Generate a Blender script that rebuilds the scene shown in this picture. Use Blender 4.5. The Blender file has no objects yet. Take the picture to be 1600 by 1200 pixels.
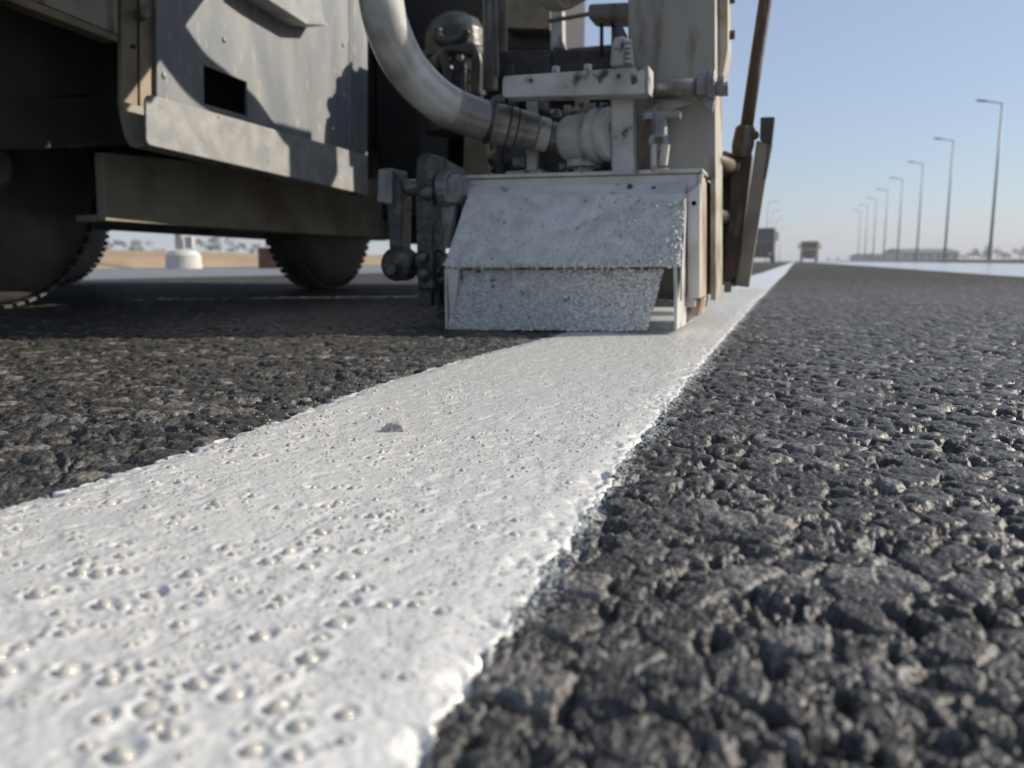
import bpy, bmesh, math, random
import numpy as np
from mathutils import Vector, Matrix

random.seed(7)
rng = np.random.default_rng(11)
S = bpy.context.scene
COL = S.collection

# ------------------------------------------------------------------ camera, sky, sun, exposure
H = 0.09                                     # the phone lies almost on the road
PITCH, YAW, FPX = math.radians(8.53), math.radians(18.9), 1280.0   # road runs along +Y
cam_d = bpy.data.cameras.new('camera')
cam_d.sensor_width = 36.0
cam_d.lens = 36.0 * FPX / 1600.0
cam_d.clip_start, cam_d.clip_end = 0.01, 4000.0
cam_d.dof.use_dof = True
cam_d.dof.focus_distance = 0.46
cam_d.dof.aperture_fstop = 12.5
cam = bpy.data.objects.new('camera', cam_d)
COL.objects.link(cam)
cam.location = (0, 0, H)
cam.rotation_euler = (math.pi / 2 - PITCH, 0, YAW)
S.camera = cam

SUN_EL = math.radians(29.0)
SUN_H = Vector((0.86, 0.51, 0)).normalized()           # towards the sun, on the ground
SUN_V = Vector((SUN_H.x * math.cos(SUN_EL), SUN_H.y * math.cos(SUN_EL), math.sin(SUN_EL)))
world = bpy.data.worlds.new('World')
S.world = world
world.use_nodes = True
wn = world.node_tree
sky = wn.nodes.new('ShaderNodeTexSky')
sky.sky_type = 'NISHITA'
sky.sun_disc = False
sky.sun_elevation = SUN_EL
sky.sun_rotation = math.atan2(SUN_H.x, SUN_H.y)
sky.air_density, sky.dust_density, sky.ozone_density = 1.0, 0.7, 2.2
bg = wn.nodes['Background']
bg.inputs['Strength'].default_value = 0.10
veil = wn.nodes.new('ShaderNodeMix')                      # thin dust veil, the same all over the sky
veil.data_type = 'RGBA'
veil.inputs[0].default_value = 0.42
veil.inputs[7].default_value = (4.8, 5.75, 7.8, 1)
wn.links.new(sky.outputs['Color'], veil.inputs[6])
wn.links.new(veil.outputs[2], bg.inputs['Color'])
sun_d = bpy.data.lights.new('sun', 'SUN')
sun_d.energy = 5.0
sun_d.angle = math.radians(0.53)
sun_d.color = (1.0, 0.905, 0.775)
sun = bpy.data.objects.new('sun', sun_d)
COL.objects.link(sun)
sun.rotation_euler = (-SUN_V).to_track_quat('-Z', 'Y').to_euler()
sun.location = (20, 12, 12)
S.view_settings.view_transform = 'Standard'
S.view_settings.look = 'None'
S.view_settings.exposure = 0.10
S.view_settings.gamma = 1.0
S.view_settings.use_curve_mapping = False
S.cycles.use_denoising = True
S.cycles.max_bounces = 8
S.cycles.caustics_reflective = False
S.cycles.caustics_refractive = False

# ------------------------------------------------------------------ measuring helpers
CR = Vector((math.cos(YAW), math.sin(YAW), 0))          # camera right on the ground
CF = Vector((-math.sin(YAW), math.cos(YAW), 0))         # camera heading on the ground
CAM0 = Vector((0, 0, H))
def ray(u, v):
    x, y = (u - 800) / FPX, (600 - v) / FPX
    return CR * x + CF * (math.cos(PITCH) + y * math.sin(PITCH)) + Vector((0, 0, y * math.cos(PITCH) - math.sin(PITCH)))
def onX(u, v, X):
    d = ray(u, v); return CAM0 + d * (X / d.x)
def onY(u, v, Y):
    d = ray(u, v); return CAM0 + d * (Y / d.y)
def onZ(u, v, Z=0.0):
    d = ray(u, v); return CAM0 + d * ((Z - H) / d.z)
def atz(u, v, z):
    return CAM0 + ray(u, v) * z
BA = 0.0                                                 # the shoe box sits square to the road
BR = Vector((math.cos(BA), math.sin(BA), 0))
BN = Vector((-math.sin(BA), math.cos(BA), 0))            # away from the camera
BP = Vector((-0.44, 1.00, 0))
def onB(u, v, d=0.0):
    """point on the plane of the shoe box front, d metres further back"""
    r = ray(u, v); p0 = BP + BN * d
    return CAM0 + r * ((p0 - CAM0).dot(BN) / r.dot(BN))

# ------------------------------------------------------------------ materials
def mat(name, col, rough=0.6, metal=0.0, col2=None, nscale=8.0, mix=(0.4, 0.65), bump=0.0, bscale=60.0,
        spec=0.5, col3=None, n3=30.0, mix3=(0.6, 0.7), detail=6.0, stretch=None, rough2=None, coat=0.0):
    m = bpy.data.materials.new(name)
    m.use_nodes = True
    nt = m.node_tree; N = nt.nodes; L = nt.links
    b = N['Principled BSDF']
    b.inputs['Base Color'].default_value = (*col, 1)
    b.inputs['Roughness'].default_value = rough
    b.inputs['Metallic'].default_value = metal
    b.inputs['Specular IOR Level'].default_value = spec
    b.inputs['Coat Weight'].default_value = coat
    tc = N.new('ShaderNodeTexCoord')
    src = tc.outputs['Object']
    if stretch:
        mp = N.new('ShaderNodeMapping'); mp.inputs['Scale'].default_value = stretch
        L.new(src, mp.inputs['Vector']); src = mp.outputs['Vector']
    out = None
    if col2:
        n = N.new('ShaderNodeTexNoise'); n.inputs['Scale'].default_value = nscale; n.inputs['Detail'].default_value = detail
        L.new(src, n.inputs['Vector'])
        r = N.new('ShaderNodeMapRange'); r.inputs['From Min'].default_value, r.inputs['From Max'].default_value = mix
        L.new(n.outputs['Fac'], r.inputs['Value'])
        x = N.new('ShaderNodeMix'); x.data_type = 'RGBA'
        x.inputs[6].default_value = (*col, 1); x.inputs[7].default_value = (*col2, 1)
        L.new(r.outputs['Result'], x.inputs[0]); out = x.outputs[2]
        if rough2 is not None:
            rr = N.new('ShaderNodeMapRange'); rr.inputs['To Min'].default_value, rr.inputs['To Max'].default_value = rough, rough2
            L.new(r.outputs['Result'], rr.inputs['Value']); L.new(rr.outputs['Result'], b.inputs['Roughness'])
    if col3:
        n = N.new('ShaderNodeTexNoise'); n.inputs['Scale'].default_value = n3; n.inputs['Detail'].default_value = 8
        L.new(src, n.inputs['Vector'])
        r = N.new('ShaderNodeMapRange'); r.inputs['From Min'].default_value, r.inputs['From Max'].default_value = mix3
        L.new(n.outputs['Fac'], r.inputs['Value'])
        x = N.new('ShaderNodeMix'); x.data_type = 'RGBA'
        x.inputs[6].default_value = (*col, 1); x.inputs[7].default_value = (*col3, 1)
        if out: L.new(out, x.inputs[6])
        L.new(r.outputs['Result'], x.inputs[0]); out = x.outputs[2]
    if out: L.new(out, b.inputs['Base Color'])
    if bump:
        n = N.new('ShaderNodeTexNoise'); n.inputs['Scale'].default_value = bscale; n.inputs['Detail'].default_value = 5
        L.new(tc.outputs['Object'], n.inputs['Vector'])
        bp = N.new('ShaderNodeBump'); bp.inputs['Strength'].default_value = 1.0; bp.inputs['Distance'].default_value = bump
        L.new(n.outputs['Fac'], bp.inputs['Height']); L.new(bp.outputs['Normal'], b.inputs['Normal'])
    return m

M = {}
M['white_paint'] = mat('dirty_white_paint', (0.55, 0.54, 0.50), 0.5, col2=(0.33, 0.31, 0.27), nscale=22, mix=(.40, .70),
                       col3=(0.05, 0.042, 0.034), n3=34, mix3=(.595, .67), bump=0.0008, bscale=160)
M['box_paint'] = mat('paint_caked_steel', (0.68, 0.66, 0.62), 0.42, col2=(0.48, 0.465, 0.44), nscale=40, mix=(.38, .68),
                     col3=(0.10, 0.10, 0.095), n3=90, mix3=(.66, .72), bump=0.0013, bscale=190)
M['flap_paint'] = mat('granular_caked_steel', (0.68, 0.66, 0.62), 0.40, col2=(0.36, 0.35, 0.335), nscale=90, mix=(.40, .70),
                     col3=(0.07, 0.07, 0.068), n3=70, mix3=(.61, .67), bump=0.0040, bscale=135)
M['crust'] = mat('bead_crust_glaze', (0.70, 0.68, 0.64), 0.16, col2=(0.45, 0.44, 0.42), nscale=200)
M['box_smooth'] = mat('paint_filmed_steel', (0.64, 0.625, 0.59), 0.5, col2=(0.42, 0.40, 0.37), nscale=12, mix=(.42, .7),
                      col3=(0.04, 0.037, 0.033), n3=26, mix3=(.64, .69), bump=0.0007, bscale=150)
M['rust_white'] = mat('rusty_white_paint', (0.43, 0.39, 0.325), 0.65, col2=(0.24, 0.175, 0.115), nscale=16, mix=(.45, .62),
                      bump=0.001, bscale=120)
M['rust_flank'] = mat('rust_run_paint', (0.47, 0.42, 0.355), 0.65, col2=(0.27, 0.175, 0.11), nscale=20, mix=(.42, .62), bump=0.001, bscale=120, stretch=(1, 1, .35))
M['tan'] = mat('tan_dirty_paint', (0.40, 0.375, 0.315), 0.6, col2=(0.27, 0.25, 0.205), nscale=9, mix=(.4, .7),
               col3=(0.15, 0.085, 0.045), n3=24, mix3=(.54, .66), bump=0.0006, bscale=90, stretch=(1, 1, .22))
M['tan_dark'] = mat('tan_grimy_paint', (0.34, 0.28, 0.19), 0.6, col2=(0.17, 0.135, 0.09), nscale=9, mix=(.38, .66),
                    bump=0.0008, bscale=70)
M['tan_beam'] = mat('olive_tan_paint', (0.37, 0.335, 0.255), 0.55, col2=(0.19, 0.16, 0.11), nscale=7, mix=(.35, .7),
                    col3=(0.22, 0.12, 0.05), n3=5, mix3=(.6, .75), bump=0.0006, bscale=80)
M['grey_panel'] = mat('slate_grey_paint', (0.195, 0.215, 0.235), 0.42, col2=(0.315, 0.32, 0.315), nscale=9, mix=(.36, .66),
                      col3=(0.42, 0.41, 0.38), n3=46, mix3=(.61, .72), bump=0.0005, bscale=140, stretch=(1, 1.4, .45))
M['grey_lip'] = mat('worn_grey_lip', (0.28, 0.285, 0.285), 0.45, col2=(0.40, 0.40, 0.385), nscale=26, mix=(.38, .68),
                    col3=(0.10, 0.095, 0.085), n3=60, mix3=(.68, .73), bump=0.0006, bscale=200)
M['black_metal'] = mat('black_greasy_metal', (0.022, 0.021, 0.020), 0.42, col2=(0.07, 0.066, 0.06), nscale=30, mix=(.45, .75),
                       bump=0.0012, bscale=120)
M['grease'] = mat('caked_grease_metal', (0.045, 0.042, 0.038), 0.34, col2=(0.22, 0.21, 0.20), nscale=42, mix=(.5, .8),
                  bump=0.004, bscale=110)
M['worn_steel'] = mat('worn_grey_steel', (0.30, 0.30, 0.30), 0.42, metal=0.35, col2=(0.15, 0.15, 0.145), nscale=24, mix=(.42, .68),
                      bump=0.0012, bscale=130)
M['pipe_steel'] = mat('stained_pipe_steel', (0.34, 0.33, 0.30), 0.36, metal=0.5, col2=(0.14, 0.12, 0.095), nscale=20, mix=(.4, .65),
                      bump=0.001, bscale=110)
M['body_dark'] = mat('dark_paint_and_shade', (0.016, 0.016, 0.016), 0.6, col2=(0.03, 0.027, 0.022), nscale=6)  # near-black also stands in for shade in the slot and wheel arch
M['brown_bar'] = mat('brown_rusted_bar', (0.13, 0.09, 0.055), 0.6, col2=(0.05, 0.036, 0.024), nscale=16, mix=(.4, .62),
                     col3=(0.28, 0.22, 0.15), n3=20, mix3=(.6, .74), bump=0.0014, bscale=80, stretch=(1, 1, .4))
M['olive_bar'] = mat('grey_olive_slat', (0.29, 0.27, 0.22), 0.6, col2=(0.19, 0.17, 0.13), nscale=14, mix=(.4, .65),
                     bump=0.0008, bscale=100)
M['dark_plate'] = mat('blue_black_plate', (0.05, 0.055, 0.065), 0.5, col2=(0.03, 0.032, 0.036), nscale=8)
M['machine_grey'] = mat('greenish_grey_castings', (0.055, 0.06, 0.057), 0.36, col2=(0.022, 0.022, 0.021), nscale=14, mix=(.4, .7),
                        bump=0.002, bscale=60)
M['hose'] = mat('white_braided_hose', (0.58, 0.57, 0.53), 0.27, col2=(0.30, 0.28, 0.245), nscale=16, mix=(.42, .70),
                bump=0.0006, bscale=140, coat=.3)
M['hose_brown'] = mat('browned_clear_hose', (0.25, 0.225, 0.20), 0.24, col2=(0.16, 0.14, 0.12), nscale=20, mix=(.4, .7), coat=.5)
M['tyre'] = mat('dusty_tyre_rubber', (0.07, 0.067, 0.062), 0.6, col2=(0.15, 0.142, 0.13), nscale=10, mix=(.45, .8), bump=0.0012, bscale=160)
M['rim'] = mat('dusty_grey_rim', (0.27, 0.26, 0.245), 0.45, col2=(0.38, 0.365, 0.34), nscale=12, mix=(.5, .8))
M['galv'] = mat('grey_galvanised_pole', (0.26, 0.27, 0.28), 0.5, metal=.2, col2=(0.2, 0.21, 0.22), nscale=3)
M['concrete'] = mat('pale_concrete', (0.52, 0.50, 0.45), 0.8, col2=(0.42, 0.40, 0.36), nscale=3, bump=.004, bscale=20)
M['white_block'] = mat('whitewashed_concrete', (0.66, 0.64, 0.58), 0.8, col2=(0.52, 0.50, 0.45), nscale=3)
M['soil'] = mat('sandy_soil', (0.40, 0.28, 0.17), 0.95, col2=(0.30, 0.21, 0.12), nscale=.4, col3=(0.24, 0.21, 0.12), n3=1.5, mix3=(.5, .7), bump=.05, bscale=2)
M['pale_road'] = mat('sky_pale_pavement', (0.47, 0.48, 0.49), 0.22, col2=(0.40, 0.41, 0.42), nscale=.8, bump=.0004, bscale=30)  # pale tint stands in for sky mirrored at a low angle
M['old_road'] = mat('old_grey_pavement', (0.17, 0.17, 0.17), 0.55, col2=(0.22, 0.22, 0.215), nscale=.8, bump=.0006, bscale=40)
M['dark_verge'] = mat('dark_scrub_soil', (0.075, 0.062, 0.042), 0.95, col2=(0.12, 0.10, 0.06), nscale=1.5, bump=.05, bscale=4)
M['leaf'] = mat('dusty_green_leaves', (0.055, 0.07, 0.03), 0.7, col2=(0.09, 0.10, 0.05), nscale=1.2)
M['bark'] = mat('grey_brown_bark', (0.10, 0.075, 0.05), 0.9, col2=(0.06, 0.045, 0.03), nscale=3)
M['bld_wall'] = mat('pale_shed_wall', (0.42, 0.42, 0.41), 0.8, col2=(0.34, 0.34, 0.33), nscale=.3)
M['bld_roof'] = mat('dark_grey_roof', (0.09, 0.10, 0.12), 0.6, col2=(0.12, 0.13, 0.15), nscale=.2)
M['glass'] = mat('dark_window_glass', (0.02, 0.025, 0.03), 0.08)
M['truck_yellow'] = mat('yellow_ochre_cab_paint', (0.44, 0.27, 0.07), 0.45, col2=(0.33, 0.21, 0.07), nscale=2)
M['truck_red'] = mat('dull_red_cab_paint', (0.16, 0.065, 0.045), 0.45, col2=(0.11, 0.05, 0.04), nscale=2)
M['truck_dark'] = mat('black_truck_plastic', (0.03, 0.03, 0.03), 0.6)
M['truck_bed'] = mat('grey_truck_bed', (0.20, 0.19, 0.17), 0.6, col2=(0.14, 0.13, 0.11), nscale=2)
M['chrome'] = mat('headlight_glass', (0.6, 0.6, 0.58), 0.15, metal=.3)
M['rust_box'] = mat('reddish_brown_box', (0.20, 0.085, 0.05), 0.8, col2=(0.13, 0.06, 0.04), nscale=4)
M['lamp_glass'] = mat('lamp_lens', (0.55, 0.55, 0.52), 0.3)
M['stone'] = mat('pale_stone_chip', (0.50, 0.47, 0.43), 0.6, col2=(0.26, 0.21, 0.18), nscale=240, mix=(.42, .6), bump=.0004, bscale=900)

# asphalt: colour per stone comes from the stones themselves (attribute "tone"); relief is in the mesh
def asphalt_material():
    m = bpy.data.materials.new('black_asphalt'); m.use_nodes = True
    nt = m.node_tree; N = nt.nodes; L = nt.links; b = N['Principled BSDF']
    tc = N.new('ShaderNodeTexCoord'); P = tc.outputs['Object']
    at = N.new('ShaderNodeAttribute'); at.attribute_name = 'tone'
    cr = N.new('ShaderNodeValToRGB')
    els = cr.color_ramp.elements
    els[0].position, els[0].color = 0.0, (0.026, 0.025, 0.0235, 1)
    els[1].position, els[1].color = 1.0, (0.20, 0.186, 0.166, 1)
    e = els.new(.45); e.color = (0.070, 0.067, 0.062, 1)
    e = els.new(.8); e.color = (0.128, 0.122, 0.112, 1)
    n1 = N.new('ShaderNodeTexNoise'); n1.inputs['Scale'].default_value = 520; n1.inputs['Detail'].default_value = 5
    L.new(P, n1.inputs['Vector'])
    ad = N.new('ShaderNodeMath'); ad.operation = 'MULTIPLY_ADD'; ad.inputs[1].default_value = 1.5; ad.inputs[2].default_value = -0.75
    L.new(n1.outputs['Fac'], ad.inputs[0])
    a2 = N.new('ShaderNodeMath'); a2.operation = 'ADD'; a2.use_clamp = True
    L.new(at.outputs['Fac'], a2.inputs[0]); L.new(ad.outputs[0], a2.inputs[1]); L.new(a2.outputs[0], cr.inputs['Fac'])
    # white overspray specks beside the line (attribute "spray")
    sp = N.new('ShaderNodeAttribute'); sp.attribute_name = 'spray'
    n2 = N.new('ShaderNodeTexNoise'); n2.inputs['Scale'].default_value = 520; n2.inputs['Detail'].default_value = 3
    L.new(P, n2.inputs['Vector'])
    m1 = N.new('ShaderNodeMath'); m1.operation = 'ADD'; L.new(sp.outputs['Fac'], m1.inputs[0]); L.new(n2.outputs['Fac'], m1.inputs[1])
    mr = N.new('ShaderNodeMapRange'); mr.inputs['From Min'].default_value, mr.inputs['From Max'].default_value = 1.02, 1.16
    L.new(m1.outputs[0], mr.inputs['Value'])
    mx = N.new('ShaderNodeMix'); mx.data_type = 'RGBA'; mx.inputs[7].default_value = (0.36, 0.38, 0.37, 1)
    L.new(cr.outputs['Color'], mx.inputs[6]); L.new(mr.outputs['Result'], mx.inputs[0])
    L.new(mx.outputs[2], b.inputs['Base Color'])
    rr = N.new('ShaderNodeMapRange'); rr.inputs['To Min'].default_value, rr.inputs['To Max'].default_value = 0.26, 0.64
    L.new(n1.outputs['Fac'], rr.inputs['Value'])
    # where the stones are too small to be meshed their relief counts as roughness
    un = N.new('ShaderNodeAttribute'); un.attribute_name = 'unresolved'
    r2 = N.new('ShaderNodeMix'); r2.data_type = 'FLOAT'; r2.inputs[3].default_value = 0.95
    L.new(un.outputs['Fac'], r2.inputs[0]); L.new(rr.outputs['Result'], r2.inputs[2]); L.new(r2.outputs[0], b.inputs['Roughness'])
    s2 = N.new('ShaderNodeMix'); s2.data_type = 'FLOAT'; s2.inputs[2].default_value = 0.45; s2.inputs[3].default_value = 0.12
    L.new(un.outputs['Fac'], s2.inputs[0]); L.new(s2.outputs[0], b.inputs['Specular IOR Level'])
    v = N.new('ShaderNodeTexVoronoi'); v.inputs['Scale'].default_value = 300; L.new(P, v.inputs['Vector'])
    b1 = N.new('ShaderNodeBump'); b1.inputs['Distance'].default_value = 0.0005; b1.inputs['Strength'].default_value = .7; b1.invert = True
    L.new(v.outputs['Distance'], b1.inputs['Height'])
    b2 = N.new('ShaderNodeBump'); b2.inputs['Distance'].default_value = 0.0009
    L.new(n1.outputs['Fac'], b2.inputs['Height']); L.new(b1.outputs['Normal'], b2.inputs['Normal'])
    L.new(b2.outputs['Normal'], b.inputs['Normal'])
    return m
M['asphalt'] = asphalt_material()

def line_material():
    m = bpy.data.materials.new('fresh_white_thermoplastic'); m.use_nodes = True
    nt = m.node_tree; N = nt.nodes; L = nt.links; b = N['Principled BSDF']
    tc = N.new('ShaderNodeTexCoord'); P = tc.outputs['Object']
    n = N.new('ShaderNodeTexNoise'); n.inputs['Scale'].default_value = 60; n.inputs['Detail'].default_value = 6; L.new(P, n.inputs['Vector'])
    x = N.new('ShaderNodeMix'); x.data_type = 'RGBA'
    x.inputs[6].default_value = (0.68, 0.675, 0.645, 1); x.inputs[7].default_value = (0.60, 0.595, 0.57, 1)
    L.new(n.outputs['Fac'], x.inputs[0]); L.new(x.outputs[2], b.inputs['Base Color'])
    b.inputs['Roughness'].default_value = 0.26
    b.inputs['Subsurface Weight'].default_value = 0.0
    n2 = N.new('ShaderNodeTexNoise'); n2.inputs['Scale'].default_value = 170; n2.inputs['Detail'].default_value = 2; L.new(P, n2.inputs['Vector'])
    b1 = N.new('ShaderNodeBump'); b1.inputs['Distance'].default_value = 0.00028; L.new(n2.outputs['Fac'], b1.inputs['Height'])
    v = N.new('ShaderNodeTexVoronoi'); v.inputs['Scale'].default_value = 420; L.new(P, v.inputs['Vector'])
    b2 = N.new('ShaderNodeBump'); b2.inputs['Distance'].default_value = 0.00032; b2.inputs['Strength'].default_value = .7; b2.invert = True
    L.new(v.outputs['Distance'], b2.inputs['Height']); L.new(b1.outputs['Normal'], b2.inputs['Normal'])
    L.new(b2.outputs['Normal'], b.inputs['Normal'])
    return m
M['line'] = line_material()

def bead_material():
    m = bpy.data.materials.new('glass_bead'); m.use_nodes = True
    b = m.node_tree.nodes['Principled BSDF']
    b.inputs['Base Color'].default_value = (0.90, 0.86, 0.76, 1)
    b.inputs['Roughness'].default_value = 0.13
    b.inputs['IOR'].default_value = 1.52
    b.inputs['Transmission Weight'].default_value = 0.5
    return m
M['bead'] = bead_material()

# ------------------------------------------------------------------ mesh helpers
WLOC = {}
def put(name, verts, faces, material, parent=None, smooth=False, bevel=0.0, seg=2, label=None):
    """one mesh object; verts in world coordinates, origin at its own middle"""
    vs = [Vector(v) for v in verts]
    c = Vector((0, 0, 0))
    for v in vs: c += v
    c /= len(vs)
    me = bpy.data.meshes.new(name)
    me.from_pydata([tuple(v - c) for v in vs], [], faces)
    bm = bmesh.new(); bm.from_mesh(me)
    bmesh.ops.recalc_face_normals(bm, faces=bm.faces)
    bm.to_mesh(me); bm.free()
    me.materials.append(M[material] if isinstance(material, str) else material)
    if smooth: me.polygons.foreach_set('use_smooth', [True] * len(me.polygons))
    o = bpy.data.objects.new(name, me); COL.objects.link(o)
    if parent is not None:
        o.parent = parent; o.location = c - WLOC[parent]
    else:
        o.location = c
    WLOC[o] = c
    if bevel:
        b = o.modifiers.new('bevel', 'BEVEL'); b.width = bevel; b.segments = seg; b.limit_method = 'ANGLE'; b.angle_limit = math.radians(35)
    if label: o['label'] = label
    return o
def empty(name, loc, label, cat, group=None):
    o = bpy.data.objects.new(name, None); COL.objects.link(o)
    o.empty_display_size = 0.1
    o.location = loc; WLOC[o] = Vector(loc)
    o['label'] = label; o['category'] = cat
    if group: o['group'] = group
    return o
def tag(o, label=None, cat=None, group=None, kind=None):
    if label: o['label'] = label
    if cat: o['category'] = cat
    if group: o['group'] = group
    if kind: o['kind'] = kind
    return o
class MB:
    """collects shapes for ONE part"""
    def __init__(s): s.v = []; s.f = []
    def prism(s, pts, vec):
        n = len(pts); o = len(s.v); vec = Vector(vec)
        s.v += [Vector(p) for p in pts] + [Vector(p) + vec for p in pts]
        s.f.append([o + i for i in range(n)]); s.f.append([o + n + i for i in reversed(range(n))])
        for i in range(n):
            j = (i + 1) % n; s.f.append([o + i, o + j, o + n + j, o + n + i])
        return s
    def box(s, x0, x1, y0, y1, z0, z1):
        return s.prism([(x0, y0, z0), (x1, y0, z0), (x1, y1, z0), (x0, y1, z0)], (0, 0, z1 - z0))
    def tube(s, pts, rad, n=16, cap=True):
        pts = [Vector(p) for p in pts]; k = len(pts); o = len(s.v)
        rad = rad if isinstance(rad, (list, tuple)) else [rad] * k
        prev = None
        for i, p in enumerate(pts):
            t = (pts[min(i + 1, k - 1)] - pts[max(i - 1, 0)])
            if t.length < 1e-9: t = Vector((0, 0, 1))
            t.normalize()
            if prev is None:
                a = t.orthogonal().normalized()
            else:
                a = prev - t * prev.dot(t)
                a = a.normalized() if a.length > 1e-6 else t.orthogonal().normalized()
            prev = a; b = t.cross(a)
            for j in range(n):
                th = 2 * math.pi * j / n
                s.v.append(p + (a * math.cos(th) + b * math.sin(th)) * rad[i])
        for i in range(k - 1):
            for j in range(n):
                q = (j + 1) % n
                s.f.append([o + i * n + j, o + i * n + q, o + (i + 1) * n + q, o + (i + 1) * n + j])
        if cap:
            s.f.append([o + j for j in reversed(range(n))]); s.f.append([o + (k - 1) * n + j for j in range(n)])
        return s
    def lathe(s, c, axis, prof, n=32, close=False):
        """prof: list of (along, radius)"""
        c = Vector(c); axis = Vector(axis).normalized(); a = axis.orthogonal().normalized(); b = axis.cross(a); o = len(s.v); k = len(prof)
        for (h, r) in prof:
            for j in range(n):
                th = 2 * math.pi * j / n
                s.v.append(c + axis * h + (a * math.cos(th) + b * math.sin(th)) * r)
        rng_ = range(k if close else k - 1)
        for i in rng_:
            i2 = (i + 1) % k
            for j in range(n):
                q = (j + 1) % n
                s.f.append([o + i * n + j, o + i * n + q, o + i2 * n + q, o + i2 * n + j])
        if not close:
            s.f.append([o + j for j in reversed(range(n))]); s.f.append([o + (k - 1) * n + j for j in range(n)])
        return s
    def hexa(s, c, axis, r, h):
        return s.lathe(c, axis, [(0, r), (h, r)], n=6)
    def blob(s, c, r, sub=1, jit=.15, squash=(1, 1, 1)):
        bm = bmesh.new(); bmesh.ops.create_icosphere(bm, subdivisions=sub, radius=1)
        o = len(s.v)
        for v in bm.verts:
            k = r * (1 + random.uniform(-jit, jit))
            s.v.append(Vector(c) + Vector((v.co.x * k * squash[0], v.co.y * k * squash[1], v.co.z * k * squash[2])))
        for f in bm.faces: s.f.append([o + v.index for v in f.verts])
        bm.free(); return s
    def put(s, name, material, parent=None, **k):
        return put(name, s.v, s.f, material, parent, **k)
def spline(pts, n=8):
    pts = [Vector(p) for p in pts]; out = []
    P = [pts[0] * 2 - pts[1]] + pts + [pts[-1] * 2 - pts[-2]]
    for i in range(1, len(P) - 2):
        for k in range(n):
            t = k / n; a, b, c, d = P[i - 1], P[i], P[i + 1], P[i + 2]
            out.append(0.5 * ((2 * b) + (c - a) * t + (2 * a - 5 * b + 4 * c - d) * t * t + (3 * b - a - 3 * c + d) * t ** 3))
    out.append(pts[-1]); return out
def copy_tree(o, parent=None):
    c = o.copy(); COL.objects.link(c)
    if parent is not None: c.parent = parent
    for ch in list(o.children): copy_tree(ch, c)
    return c

# ------------------------------------------------------------------ the setting: road, line, verges
def hsh(ix, iy, s):
    n = (ix.astype(np.int64) * 374761393 + iy.astype(np.int64) * 668265263 + s * 2147483647 + 1013904223) & 0xFFFFFFFF
    n = ((n ^ (n >> 13)) * 1274126177) & 0xFFFFFFFF
    n = ((n ^ (n >> 16)) * 2246822519) & 0xFFFFFFFF
    n = n ^ (n >> 15)
    return (n & 0xFFFFFF).astype(np.float64) / 0xFFFFFF
def vnoise(x, y, sc, s):
    x = x / sc; y = y / sc; ix = np.floor(x); iy = np.floor(y); fx = x - ix; fy = y - iy
    fx = fx * fx * (3 - 2 * fx); fy = fy * fy * (3 - 2 * fy)
    a = hsh(ix, iy, s); b = hsh(ix + 1, iy, s); c = hsh(ix, iy + 1, s); d = hsh(ix + 1, iy + 1, s)
    return (a * (1 - fx) + b * fx) * (1 - fy) + (c * (1 - fx) + d * fx) * fy
def voronoi(x, y, sc, s):
    x = x / sc; y = y / sc; ix = np.floor(x); iy = np.floor(y)
    f1 = np.full(x.shape, 9.0); f2 = np.full(x.shape, 9.0); r = np.zeros(x.shape); r2 = np.zeros(x.shape); dx = np.zeros(x.shape); dy = np.zeros(x.shape)
    for i in (-1, 0, 1):
        for j in (-1, 0, 1):
            cx = ix + i; cy = iy + j
            px = cx + .08 + .84 * hsh(cx, cy, s); py = cy + .08 + .84 * hsh(cx, cy, s + 1)
            ex = x - px; ey = y - py; d = np.sqrt(ex * ex + ey * ey)
            near = d < f1
            f2 = np.where(near, f1, np.minimum(f2, d))
            r = np.where(near, hsh(cx, cy, s + 2), r); r2 = np.where(near, hsh(cx, cy, s + 3), r2)
            dx = np.where(near, ex, dx); dy = np.where(near, ey, dy); f1 = np.where(near, d, f1)
    return f1, f2, r, r2, dx, dy
def sstep(a, b, x):
    t = np.clip((x - a) / (b - a), 0, 1); return t * t * (3 - 2 * t)

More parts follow.
